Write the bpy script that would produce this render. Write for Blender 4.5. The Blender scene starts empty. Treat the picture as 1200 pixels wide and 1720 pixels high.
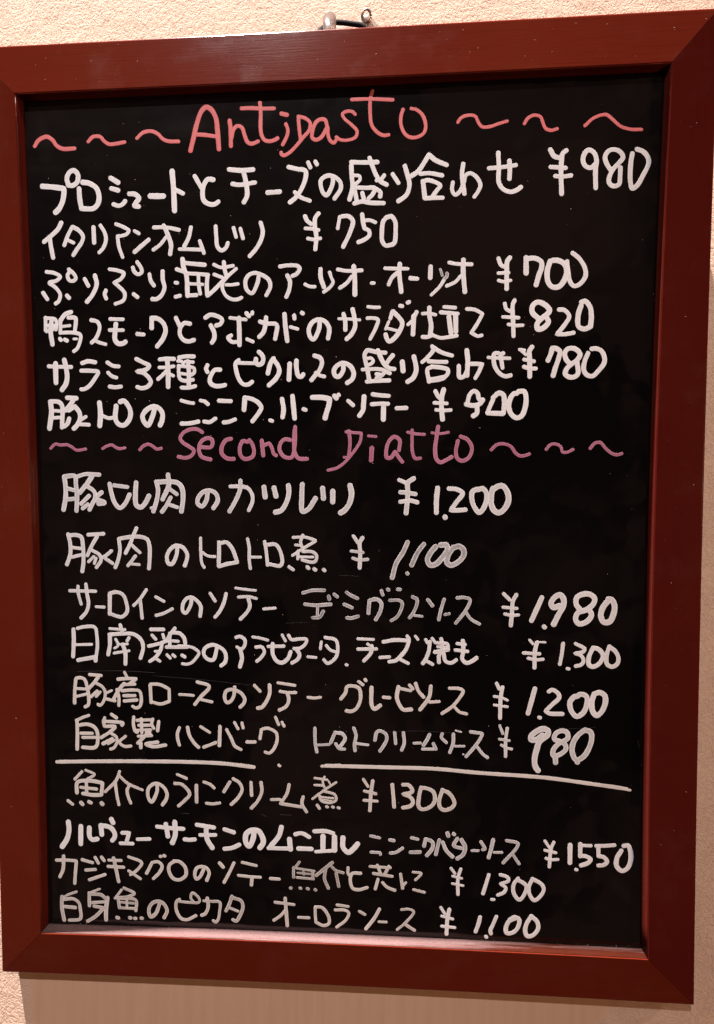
import bpy, bmesh, math, random
from mathutils import Vector, Matrix

# ------------------------------------------------------------------ camera, light, exposure
FOCAL = 1150.0
CAM_LOC = [0.045, -0.470012, 0.297216]
CAM_ROT = [[0.9975175, -0.0002602, 0.0704181], [0.0703892, -0.0252075, -0.9972011], [0.0020345, 0.9996822, -0.0251266]]
SMUDGE = [(-17.9, -211.3, 23.6, 16.2, 0.3, 0.35), (183.0, -231.6, 18.5, 7.1, -0.8, 0.5), (13.6, -200.2, 46.5, 12.1, 0.1, 0.2), (-183.0, 244.3, 7.0, 25.7, 0.1, 0.4), (52.3, -202.8, 34.5, 12.0, 0, 0.25), (105.3, -149.9, 22.5, 13.7, 0.4, 0.2), (190.9, -166.9, 11.0, 23.3, 0.3, 0.25), (-96.2, 250.1, 60.1, 10.1, 0.05, 0.35), (-26.0, -242.1, 15.9, 10.2, 0, 0.2)]
TILT = 0.087266
CORNER = {'oTL': (-229.33, 300.77), 'oTR': (226.03, 302.33), 'oBL': (-227.83, -302.26), 'oBR': (227.12, -301.49), 'iTL': (-197.16, 271.12), 'iTR': (199.33, 272.23), 'iBL': (-198.73, -272.36), 'iBR': (197.47, -271.53)}

MM = 0.001
REC = 7.8          # how deep the black panel sits behind the face of the frame (mm)
THICK = 18.0       # thickness of the frame (mm)
sc = bpy.context.scene
C = sc.collection
cam = bpy.data.cameras.new("camera"); camo = bpy.data.objects.new("camera", cam); C.objects.link(camo)
cam.sensor_fit = 'HORIZONTAL'; cam.sensor_width = 36.0; cam.lens = FOCAL / 1200.0 * 36.0
cam.clip_start = 0.01; cam.clip_end = 50
m3 = Matrix(CAM_ROT)
camo.matrix_world = Matrix.Translation(CAM_LOC) @ m3.to_4x4()
sc.camera = camo
sc.view_settings.view_transform = 'Standard'; sc.view_settings.look = 'None'
sc.view_settings.exposure = 0.0; sc.view_settings.gamma = 1.0
world = bpy.data.worlds.new("World"); sc.world = world; world.use_nodes = True
bg = world.node_tree.nodes['Background']
bg.inputs['Strength'].default_value = 1.0
def room_backdrop(nt):
    # the dim restaurant behind the photographer: dark, with soft warm brown shapes
    tc = nt.nodes.new('ShaderNodeTexCoord')
    n = nt.nodes.new('ShaderNodeTexNoise'); n.inputs['Scale'].default_value = 3.2; n.inputs['Detail'].default_value = 3; n.inputs['Roughness'].default_value = 0.5
    nt.links.new(tc.outputs['Generated'], n.inputs['Vector'])
    r = nt.nodes.new('ShaderNodeValToRGB'); e = r.color_ramp.elements
    e[0].position = 0.44; e[0].color = (0.012, 0.009, 0.008, 1); e[1].position = 0.68; e[1].color = (0.22, 0.115, 0.082, 1)
    nt.links.new(n.outputs['Fac'], r.inputs[0]); nt.links.new(r.outputs[0], bg.inputs['Color'])
room_backdrop(world.node_tree)

def spot(name, loc, target, watt, col, size, cone, blend):
    l = bpy.data.lights.new(name, 'SPOT'); l.energy = watt; l.color = col
    l.shadow_soft_size = size; l.spot_size = math.radians(cone); l.spot_blend = blend
    o = bpy.data.objects.new(name, l); C.objects.link(o); o.location = loc
    o.rotation_euler = (Vector(target) - Vector(loc)).to_track_quat('-Z', 'Y').to_euler()
    return o
# three ceiling downlights of the restaurant: one close to the wall above on the left,
# one further out in the room, a weak one to the right
spot("ceiling_spot", (-1.55, -0.80, 8.0), (-0.05, 0.0, 0.05), 27500, (1.0, 0.95, 0.93), 0.045, 30, 1.0)
spot("room_spot", (-0.95, -4.20, 3.90), (-0.20, 0.0, 0.45), 1120, (1.0, 0.96, 0.96), 0.050, 15, 1.0)
spot("side_spot", (0.226+1.30, -0.50, 1.35), (0.10, 0.0, 0.30), 45, (1.0, 0.85, 0.75), 0.018, 60, 0.9)
l = bpy.data.lights.new("warm_fill", 'POINT'); l.energy = 116; l.color = (1.0, 0.57, 0.33); l.shadow_soft_size = 0.12  # added warm fill, out of view, lifts the shade under the frame
o = bpy.data.objects.new("warm_fill", l); C.objects.link(o); o.location = (2.2, -1.8, 0.1)

# ------------------------------------------------------------------ board space -> world
BX = Vector((1,0,0)); BU = Vector((0,-math.sin(TILT), math.cos(TILT))); BN = Vector((0,-math.cos(TILT), -math.sin(TILT)))
def board_matrix():
    """board space: mm, origin at the middle of the face, x right, y up, z out of the board"""
    m = Matrix.Identity(4)
    for i in range(3):
        m[i][0] = BX[i]*MM; m[i][1] = BU[i]*MM; m[i][2] = BN[i]*MM
    piv = Vector((0,-300.0,-THICK))
    off = -(BX*piv.x + BU*piv.y + BN*piv.z)*MM
    for i in range(3): m[i][3] = off[i]
    return m
BM = board_matrix()

# ------------------------------------------------------------------ helpers
def mat(name):
    m = bpy.data.materials.new(name); m.use_nodes = True
    nt = m.node_tree; b = nt.nodes['Principled BSDF']
    return m, nt, b
def N(nt, t, **k):
    n = nt.nodes.new(t)
    for a, v in k.items():
        if a in n.inputs: n.inputs[a].default_value = v
        else: setattr(n, a, v)
    return n
def ramp(nt, src, pts, mode='LINEAR'):
    r = nt.nodes.new('ShaderNodeValToRGB'); r.color_ramp.interpolation = mode
    el = r.color_ramp.elements
    while len(el) < len(pts): el.new(0.5)
    for e, (p, c) in zip(el, pts):
        e.position = p; e.color = (c, c, c, 1) if not hasattr(c, '__len__') else (*c, 1)
    nt.links.new(src, r.inputs[0]); return r.outputs[0]
def mixc(nt, f, a, b, blend='MIX'):
    n = nt.nodes.new('ShaderNodeMix'); n.data_type = 'RGBA'; n.blend_type = blend
    for s, v in ((n.inputs[0], f), (n.inputs[6], a), (n.inputs[7], b)):
        if hasattr(v, 'is_output'): nt.links.new(v, s)
        elif hasattr(v, '__len__'): s.default_value = (*v, 1)
        else: s.default_value = v
    return n.outputs[2]
def mth(nt, op, a, b=0.0, c=None):
    n = nt.nodes.new('ShaderNodeMath'); n.operation = op
    for i, v in enumerate((a, b) if c is None else (a, b, c)):
        if hasattr(v, 'is_output'): nt.links.new(v, n.inputs[i])
        else: n.inputs[i].default_value = v
    return n.outputs[0]
def coords(nt, kind='Object', scale=(1,1,1), rot=(0,0,0), uv=False):
    tc = nt.nodes.new('ShaderNodeTexCoord'); mp = nt.nodes.new('ShaderNodeMapping')
    mp.inputs['Scale'].default_value = scale; mp.inputs['Rotation'].default_value = rot
    nt.links.new(tc.outputs[kind], mp.inputs[0]); return mp.outputs[0]
def noise(nt, vec, scale, detail=3, rough=0.5, dist=0.0):
    n = N(nt, 'ShaderNodeTexNoise', Scale=scale, Detail=detail, Roughness=rough, Distortion=dist)
    nt.links.new(vec, n.inputs['Vector']); return n.outputs['Fac']
def bump(nt, b, h, strength, dist):
    n = N(nt, 'ShaderNodeBump', Strength=strength, Distance=dist)
    nt.links.new(h, n.inputs['Height']); nt.links.new(n.outputs[0], b.inputs['Normal']); return n

def link(name, me, m=None, parent=None):
    o = bpy.data.objects.new(name, me); C.objects.link(o)
    if m: me.materials.append(m)
    if parent: o.parent = parent
    return o
def mesh_from(name, vs, fs, smooth=True):
    me = bpy.data.meshes.new(name); me.from_pydata(vs, [], fs); me.validate()
    if smooth:
        me.polygons.foreach_set('use_smooth', [True]*len(me.polygons))
    me.update(); return me

# ------------------------------------------------------------------ materials
def wall_material():
    m, nt, b = mat('beige stucco')
    co = coords(nt, 'Object')
    # where the painted patch below the board lies (object space, metres)
    sx = nt.nodes.new('ShaderNodeSeparateXYZ'); nt.links.new(co, sx.inputs[0])
    X, Z = sx.outputs[0], sx.outputs[2]
    wob = noise(nt, co, 14, 2)
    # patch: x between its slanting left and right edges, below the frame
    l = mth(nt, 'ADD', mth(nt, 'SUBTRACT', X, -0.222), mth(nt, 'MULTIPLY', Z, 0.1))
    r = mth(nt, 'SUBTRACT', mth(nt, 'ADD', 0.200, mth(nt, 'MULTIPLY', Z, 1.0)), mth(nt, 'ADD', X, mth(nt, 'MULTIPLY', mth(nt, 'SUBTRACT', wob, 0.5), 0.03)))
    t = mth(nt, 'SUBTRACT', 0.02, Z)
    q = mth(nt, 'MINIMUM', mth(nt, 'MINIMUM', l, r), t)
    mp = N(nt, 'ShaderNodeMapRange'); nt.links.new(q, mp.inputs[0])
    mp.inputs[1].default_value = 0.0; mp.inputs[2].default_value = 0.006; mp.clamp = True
    shade_patch = mp.outputs[0]
    # stucco relief: worm like ridges, fine grit and slanting trowel drags
    warp = N(nt, 'ShaderNodeTexNoise', Scale=60, Detail=2); nt.links.new(co, warp.inputs['Vector'])
    vadd = nt.nodes.new('ShaderNodeVectorMath'); vadd.operation = 'MULTIPLY_ADD'
    nt.links.new(warp.outputs['Color'], vadd.inputs[0]); vadd.inputs[1].default_value = (0.012,)*3; nt.links.new(co, vadd.inputs[2])
    a = noise(nt, vadd.outputs[0], 330, 4, 0.5, 0.5)
    ridged = mth(nt, 'ABSOLUTE', mth(nt, 'SUBTRACT', a, 0.5))
    rd = ramp(nt, ridged, [(0.0, 0.0), (0.06, 0.75), (0.16, 1.0)])
    mp2 = nt.nodes.new('ShaderNodeMapping'); mp2.inputs['Rotation'].default_value = (0, math.radians(38), 0); mp2.inputs['Scale'].default_value = (1, 1, 0.28)
    nt.links.new(vadd.outputs[0], mp2.inputs[0])
    dr = noise(nt, mp2.outputs[0], 520, 3, 0.6, 0.3)
    grit = noise(nt, co, 1500, 2, 0.6)
    big = noise(nt, co, 90, 2, 0.5)
    h = mth(nt, 'ADD', mth(nt, 'MULTIPLY', rd, 0.6), mth(nt, 'MULTIPLY', dr, 0.8))
    h = mth(nt, 'ADD', h, mth(nt, 'MULTIPLY', grit, 0.25))
    h = mth(nt, 'ADD', h, mth(nt, 'MULTIPLY', big, 0.8))
    # the patch is smoother, with vertical drag streaks
    st = coords(nt, 'Object', (1, 1, 0.05)); sn = noise(nt, st, 150, 4, 0.6)
    st2 = coords(nt, 'Object', (1, 1, 0.12)); sn2 = noise(nt, st2, 600, 3, 0.7)
    hs = mth(nt, 'MULTIPLY', mth(nt, 'ADD', sn, mth(nt, 'MULTIPLY', sn2, 0.25)), 0.12)
    hm = nt.nodes.new('ShaderNodeMix'); nt.links.new(shade_patch, hm.inputs[0]); nt.links.new(h, hm.inputs[2]); nt.links.new(hs, hm.inputs[3])
    bump(nt, b, hm.outputs[0], 1.0, 0.00030)
    mott = noise(nt, co, 25, 3)
    col = mixc(nt, ramp(nt, mott, [(0.35, 0), (0.7, 1)]), (0.44, 0.296, 0.218), (0.48, 0.326, 0.242))
    pit = ramp(nt, rd, [(0.0, 1.0), (0.5, 0.0)])
    col = mixc(nt, mth(nt, 'MULTIPLY', mth(nt, 'MULTIPLY', pit, 0.22), mth(nt, 'SUBTRACT', 1.0, shade_patch)), col, (0.30, 0.17, 0.12))
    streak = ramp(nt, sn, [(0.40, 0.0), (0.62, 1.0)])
    colp = mixc(nt, streak, (0.422, 0.258, 0.172), (0.450, 0.280, 0.191))  # darker, warmer tone paints the board's cast shadow into the wall
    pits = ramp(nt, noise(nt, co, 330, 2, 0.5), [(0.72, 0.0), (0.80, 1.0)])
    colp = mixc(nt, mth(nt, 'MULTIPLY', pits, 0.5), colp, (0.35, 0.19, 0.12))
    col = mixc(nt, shade_patch, col, colp)
    nt.links.new(col, b.inputs['Base Color']); b.inputs['Roughness'].default_value = 0.85
    b.inputs['Specular IOR Level'].default_value = 0.25
    return m

def wood_material(name, base, dusty=0.0):
    m, nt, b = mat(name)
    uv = coords(nt, 'UV', (0.010, 0.35, 1))
    ob = coords(nt, 'Object')
    g = noise(nt, uv, 3.0, 5, 0.6, 0.4)
    g2 = noise(nt, coords(nt, 'UV', (0.03, 2.2, 1)), 2.0, 3, 0.7)
    big = noise(nt, ob, 0.012, 2)
    dark = tuple(c*0.86 for c in base)
    col = mixc(nt, ramp(nt, g, [(0.3, 0), (0.7, 1)]), dark, base)
    col = mixc(nt, mth(nt, 'MULTIPLY', ramp(nt, g2, [(0.45, 0), (0.7, 1)]), 0.12), col, tuple(c*0.6 for c in base))
    col = mixc(nt, mth(nt, 'MULTIPLY', ramp(nt, big, [(0.4, 0), (0.65, 1)]), 0.25), col, (base[0]*1.15, base[1]*1.6, base[2]*1.3))
    # thin film of dust and dull handling marks
    film = ramp(nt, noise(nt, ob, 0.030, 5, 0.65), [(0.52, 0), (0.85, 1)])
    col = mixc(nt, mth(nt, 'MULTIPLY', film, 0.02), col, (0.45, 0.30, 0.25))
    speck = ramp(nt, noise(nt, ob, 0.9, 1, 0.5), [(0.80, 0), (0.84, 1)])
    col = mixc(nt, mth(nt, 'MULTIPLY', speck, 0.25), col, (0.6, 0.45, 0.38))
    if dusty:
        sx = nt.nodes.new('ShaderNodeSeparateXYZ'); nt.links.new(ob, sx.inputs[0])
        mr = N(nt, 'ShaderNodeMapRange'); nt.links.new(sx.outputs[0], mr.inputs[0])
        mr.inputs[1].default_value = 40.0; mr.inputs[2].default_value = 135.0
        mr.inputs[3].default_value = 0.0; mr.inputs[4].default_value = 0.40; mr.clamp = True
        dn = noise(nt, coords(nt, 'Object', (0.05, 1, 1)), 0.55, 5, 0.6)
        dp = N(nt, 'ShaderNodeMapRange'); nt.links.new(sx.outputs[2], dp.inputs[0]); dp.clamp = True
        dp.inputs[1].default_value = -1.0; dp.inputs[2].default_value = -6.5; dp.inputs[3].default_value = 0.0; dp.inputs[4].default_value = 0.22
        d = mth(nt, 'SUBTRACT', mth(nt, 'ADD', mth(nt, 'MULTIPLY', dn, 0.6), mth(nt, 'ADD', 0.28, dp.outputs[0])), mr.outputs[0])
        d = ramp(nt, d, [(0.34, 0.0), (0.62, 1.0)])
        grain = noise(nt, ob, 2.2, 3, 0.7)
        dc = mixc(nt, ramp(nt, grain, [(0.35, 0), (0.65, 1)]), (0.115, 0.056, 0.052), (0.235, 0.148, 0.140))
        col = mixc(nt, mth(nt, 'MULTIPLY', d, dusty), col, dc)
        rr = mth(nt, 'ADD', 0.30, mth(nt, 'MULTIPLY', d, 0.5)); nt.links.new(rr, b.inputs['Roughness'])
        bump(nt, b, grain, 0.6, 0.3)
    else:
        rr = mth(nt, 'ADD', 0.17, mth(nt, 'MULTIPLY', film, 0.12)); nt.links.new(rr, b.inputs['Roughness'])
        bump(nt, b, mth(nt, 'ADD', g, mth(nt, 'MULTIPLY', g2, 0.2)), 0.02, 0.1)
    nt.links.new(col, b.inputs['Base Color'])
    b.inputs['Specular IOR Level'].default_value = 0.06
    b.inputs['Coat Weight'].default_value = 0.015; b.inputs['Coat Roughness'].default_value = 0.12
    return m

def panel_material():
    m, nt, b = mat('black board surface')
    co = coords(nt, 'Object')
    sx = nt.nodes.new('ShaderNodeSeparateXYZ'); nt.links.new(co, sx.inputs[0])
    # wiped film of old marker: long streaks from side to side, thickest near the top left
    s1 = noise(nt, coords(nt, 'Object', (0.22, 0.8, 1)), 0.045, 4, 0.55, 0.8)
    s2 = noise(nt, coords(nt, 'Object', (0.10, 1.0, 1), (0,0,0.06)), 0.16, 4, 0.6, 0.6)
    blot = noise(nt, co, 0.010, 4, 0.6, 0.8)
    mr = N(nt, 'ShaderNodeMapRange'); nt.links.new(sx.outputs[1], mr.inputs[0]); mr.clamp = True
    mr.inputs[1].default_value = 120.0; mr.inputs[2].default_value = 258.0; mr.inputs[3].default_value = 0.25; mr.inputs[4].default_value = 1.0
    mx = N(nt, 'ShaderNodeMapRange'); nt.links.new(sx.outputs[0], mx.inputs[0]); mx.clamp = True
    mx.inputs[1].default_value = -190.0; mx.inputs[2].default_value = 160.0; mx.inputs[3].default_value = 1.0; mx.inputs[4].default_value = 0.35
    film = mth(nt, 'MULTIPLY', ramp(nt, s1, [(0.25, 0.35), (0.75, 1)]), ramp(nt, s2, [(0.25, 0.65), (0.75, 1)]))
    film = mth(nt, 'MULTIPLY', film, mth(nt, 'MULTIPLY', mr.outputs[0], mx.outputs[0]))
    film = mth(nt, 'ADD', film, mth(nt, 'MULTIPLY', ramp(nt, blot, [(0.55, 0), (0.75, 1)]), 0.05))
    for (px, py, rx, ry, an, st) in SMUDGE:
        mp = nt.nodes.new('ShaderNodeMapping'); mp.vector_type = 'TEXTURE'
        mp.inputs['Location'].default_value = (px, py, -REC); mp.inputs['Rotation'].default_value = (0, 0, an); mp.inputs['Scale'].default_value = (rx, ry, 50)
        tc = nt.nodes.new('ShaderNodeTexCoord'); nt.links.new(tc.outputs['Object'], mp.inputs[0])
        ln = nt.nodes.new('ShaderNodeVectorMath'); ln.operation = 'LENGTH'; nt.links.new(mp.outputs[0], ln.inputs[0])
        fall = ramp(nt, mth(nt, 'ADD', ln.outputs['Value'], mth(nt, 'MULTIPLY', mth(nt, 'SUBTRACT', blot, 0.5), 0.8)), [(0.0, 1.0), (1.0, 0.0)], 'EASE')
        film = mth(nt, 'ADD', film, mth(nt, 'MULTIPLY', mth(nt, 'MULTIPLY', fall, st), ramp(nt, s2, [(0.3, 0.5), (0.7, 1)])))
    scr = noise(nt, coords(nt, 'Object', (0.05, 1, 1), (0,0,0.5)), 0.9, 2, 0.4)
    film = mth(nt, 'ADD', film, mth(nt, 'MULTIPLY', ramp(nt, scr, [(0.74, 0), (0.80, 1)]), 0.10))
    col = mixc(nt, mth(nt, 'MULTIPLY', film, 0.020), (0.0020, 0.0015, 0.0016), (0.44, 0.34, 0.32))
    nt.links.new(col, b.inputs['Base Color'])
    nt.links.new(mth(nt, 'ADD', 0.09, mth(nt, 'MULTIPLY', film, 0.06)), b.inputs['Roughness'])
    b.inputs['Specular IOR Level'].default_value = 0.4
    bump(nt, b, noise(nt, co, 0.02, 2), 0.02, 0.5)
    return m

def paint_material(name, thick, thin):
    """liquid chalk marker: 'edge' is 0 in the middle of a stroke and 1 at its rim, 'wash' how watery it was"""
    m, nt, b = mat(name)
    ed = N(nt, 'ShaderNodeAttribute', attribute_name='edge'); ws = N(nt, 'ShaderNodeAttribute', attribute_name='wash')
    co = coords(nt, 'Object')
    n1 = noise(nt, co, 0.16, 4, 0.6); n2 = noise(nt, co, 0.9, 3, 0.6); n3 = noise(nt, co, 3.0, 2, 0.6)
    inner = mth(nt, 'SUBTRACT', 1.0, ramp(nt, ed.outputs['Fac'], [(0.45, 0.0), (0.9, 1.0)]))
    v = mth(nt, 'ADD', mth(nt, 'MULTIPLY', ramp(nt, n1, [(0.35, 0), (0.7, 1)]), 0.55), mth(nt, 'MULTIPLY', ramp(nt, n2, [(0.35, 0), (0.75, 1)]), 0.45))
    f = mth(nt, 'MULTIPLY', mth(nt, 'ADD', mth(nt, 'MULTIPLY', inner, 0.65), mth(nt, 'MULTIPLY', v, 0.55)), ws.outputs['Fac'])
    f = mth(nt, 'ADD', f, mth(nt, 'MULTIPLY', ramp(nt, n3, [(0.5, 0), (0.8, 1)]), 0.06))
    nt.nodes[-1]
    cl = nt.nodes.new('ShaderNodeClamp'); nt.links.new(f, cl.inputs[0])
    col = mixc(nt, cl.outputs[0], thick, thin)
    nt.links.new(col, b.inputs['Base Color']); b.inputs['Roughness'].default_value = 0.55
    b.inputs['Specular IOR Level'].default_value = 0.3
    bump(nt, b, n3, 0.10, 0.1)
    return m

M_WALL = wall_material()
M_WOOD = wood_material('mahogany stained wood', (0.092, 0.0104, 0.0046))
M_WOOD_SHADE = wood_material('mahogany stained wood, shade painted in', (0.066, 0.0060, 0.0040))  # same wood, darkened to paint the right rail's shade
M_DUSTY = wood_material('mahogany lip under chalk dust', (0.046, 0.0085, 0.0045), 0.95)
M_LIP = wood_material('mahogany lip', (0.075, 0.009, 0.006))
M_PANEL = panel_material()
PAINT = {
  'white': paint_material('white liquid chalk', (0.84, 0.83, 0.86), (0.24, 0.235, 0.245)),
  'warm': paint_material('off white liquid chalk', (0.76, 0.71, 0.69), (0.27, 0.25, 0.24)),
  'pink': paint_material('coral liquid chalk', (0.62, 0.125, 0.135), (0.70, 0.22, 0.22)),
  'ghost': paint_material('wiped marker ghost', (0.035, 0.032, 0.032), (0.016, 0.015, 0.015)),
  'mauve': paint_material('mauve liquid chalk', (0.52, 0.235, 0.33), (0.33, 0.085, 0.155)),
}
def simple(name, col, rough, **k):
    m, nt, b = mat(name)
    b.inputs['Roughness'].default_value = rough
    co = coords(nt, 'Object'); n = noise(nt, co, k.pop('nscale', 300), 3)
    c = mixc(nt, n, tuple(x*0.85 for x in col), col); nt.links.new(c, b.inputs['Base Color'])
    for a, v in k.items(): b.inputs[a.replace('_', ' ')].default_value = v
    return m
M_CORD = simple('black braided cord', (0.003, 0.002, 0.002), 0.9, Specular_IOR_Level=0.08)
M_CLEAR = simple('clear plastic', (0.45, 0.35, 0.30), 0.14, Transmission_Weight=0.66, IOR=1.46)
M_METAL = simple('nickel pin', (0.42, 0.34, 0.30), 0.25, Metallic=1.0)
M_PIN = simple('ivory pin head', (0.62, 0.52, 0.46), 0.2)
M_DUST = simple('dried chalk crumbs', (0.5, 0.42, 0.38), 0.9, nscale=1)
M_BACK = simple('hardboard back', (0.045, 0.018, 0.010), 0.8, nscale=0.2)

# ------------------------------------------------------------------ wall
def build_wall():
    vs = [(-2.5, 0, -1.6), (2.5, 0, -1.6), (2.5, 0, 2.2), (-2.5, 0, 2.2),
          (-2.5, 0.1, -1.6), (2.5, 0.1, -1.6), (2.5, 0.1, 2.2), (-2.5, 0.1, 2.2)]
    fs = [(0,1,2,3), (5,4,7,6), (4,0,3,7), (1,5,6,2), (3,2,6,7), (4,5,1,0)]
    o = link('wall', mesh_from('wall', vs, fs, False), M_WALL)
    o['kind'] = 'structure'
    return o
build_wall()

# ------------------------------------------------------------------ the board
board = bpy.data.objects.new('menu_board', None); C.objects.link(board)
board.empty_display_size = 100
board.matrix_world = BM
board['label'] = 'black menu board in a reddish brown wooden frame with handwritten Japanese dishes and prices'
board['category'] = 'menu board'

def V2(k): return Vector(CORNER[k])
SIDES = [  # outer start, outer end, inner start, inner end, bow of outer edge, bow of inner edge (mm towards the middle)
  ('oTL','oTR','iTL','iTR', 0.3, 0.2),
  ('oTR','oBR','iTR','iBR', 2.0, 3.0),
  ('oBR','oBL','iBR','iBL', 1.5, 1.3),
  ('oBL','oTL','iBL','iTL', 2.2, 1.9),
]
NSEG = 28
def sweep(i, prof, gap=0.0):
    """profile: (t across 0 = outer edge .. 1 = inner edge, extra mm towards the middle, z); returns verts, faces, uvs"""
    oa, ob, ia, ib, bo, bi = SIDES[i]
    oa, ob, ia, ib = V2(oa), V2(ob), V2(ia), V2(ib)
    d = (ib-ia).normalized(); inw = Vector((d.y, -d.x))   # clockwise walk: the middle lies to the right
    vs, fs, uv = [], [], []
    n = len(prof)
    for s in range(NSEG+1):
        f = s/NSEG; par = 4*f*(1-f)
        o = oa.lerp(ob, f) + inw*bo*par; q = ia.lerp(ib, f) + inw*bi*par
        for (t, e, z) in prof:
            p = o.lerp(q, t)
            # at the mitre the extra must run along the diagonal
            sh = 1-2*f
            p = p + inw*e + d*e*sh
            if gap: p = p + d*gap*(1-2*f)*(1.0 if s in (0, NSEG) else 0.0)
            vs.append((p.x, p.y, z)); uv.append((f*(ib-ia).length, t*30+e))
    for s in range(NSEG):
        for j in range(n):
            a = s*n+j; b = s*n+(j+1)%n
            fs.append((a, a+n, b+n, b))
    fs.append(tuple(range(n))); fs.append(tuple(reversed([NSEG*n+j for j in range(n)])))
    return vs, fs, uv
def with_uv(name, vs, fs, uv, smooth=True):
    me = bpy.data.meshes.new(name); me.from_pydata(vs, [], fs)
    lay = me.uv_layers.new(name='grain')
    for l in me.loops: lay.data[l.index].uv = uv[l.vertex_index]
    me.polygons.foreach_set('use_smooth', [smooth]*len(me.polygons)); me.update()
    return me
def arc(t0, e0, z0, r, a0, a1, n, sgn):
    return [(t0, e0 + sgn*r*math.cos(math.radians(a0+(a1-a0)*k/n)), z0 + r*math.sin(math.radians(a0+(a1-a0)*k/n))) for k in range(n+1)]
rail_prof = [(0, 0.4, -THICK)] + arc(0, 1.3, -2.5, 1.3, 0, 90, 5, -1) \
          + arc(1, -0.5, -0.5, 0.5, 90, 0, 3, 1) + [(1, 0, -REC-2.0), (1, -6, -REC-2.0), (1, -6, -THICK)]
lip_prof = [(1, 0.02, -0.35), (1, 0.35, -0.8), (1, 0.55, -2.4), (1, 0.75, -4.2), (1, 1.15, -5.4), (1, 1.45, -6.2), (1, 1.5, -REC-0.6), (1, 0.02, -REC-0.6)]
RAIL_LABELS = ['reddish brown top rail of the frame, faintly hazed', 'right rail of the frame, in painted shade', 'dark red bottom rail of the frame', 'red brown left rail of the frame']
for i in range(4):
    me = with_uv('frame_rail', *sweep(i, rail_prof, 0.12), smooth=False)
    o = link('frame_rail', me, M_WOOD_SHADE if i == 1 else M_WOOD, board); o['label'] = RAIL_LABELS[i]
    vs, fs, uv = sweep(i, lip_prof)
    o = link('inner_lip', with_uv('inner_lip', vs, fs, uv), M_DUSTY if i == 2 else M_LIP, board)
    if i == 2: o['label'] = 'lower inner lip thick with pinkish chalk dust'

# added wedges behind the side rails, unseen, blocking light that would leak onto the wall
def build_light_blocks():
    s = math.tan(TILT)
    for x0, x1 in ((-221.0, -209.0), (209.0, 221.0)):
        zb = lambda y: -THICK - s*(y+300.0) + 0.4
        vs = [(x, y, z) for x in (x0, x1) for (y, z) in ((-285, -THICK+0.5), (290, -THICK+0.5), (290, zb(290)), (-285, zb(-285)))]
        fs = [(0,1,2,3), (7,6,5,4), (0,4,5,1), (1,5,6,2), (2,6,7,3), (3,7,4,0)]
        link('rear_light_block', mesh_from('rear_light_block', vs, fs, False), M_BACK, board)
build_light_blocks()

# panel
def build_panel():
    g = 6
    q = [V2('iTL')+Vector((-g+3, g-3)), V2('iTR')+Vector((g-3, g-3)), V2('iBR')+Vector((g-3, -g+3)), V2('iBL')+Vector((-g+3, -g+3))]
    zf, zb = -REC, -REC-1.9
    vs = [(p.x, p.y, zf) for p in q] + [(p.x, p.y, zb) for p in q]
    fs = [(3,2,1,0), (4,5,6,7)] + [(a, (a+1)%4, (a+1)%4+4, a+4) for a in range(4)]
    link('writing_panel', mesh_from('writing_panel', vs, fs, False), M_PANEL, board)
    vs = [(p.x, p.y, -REC-3.0) for p in q] + [(p.x, p.y, -REC-6.0) for p in q]
    link('backing_sheet', mesh_from('backing_sheet', vs, fs, False), M_BACK, board)
build_panel()

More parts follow.
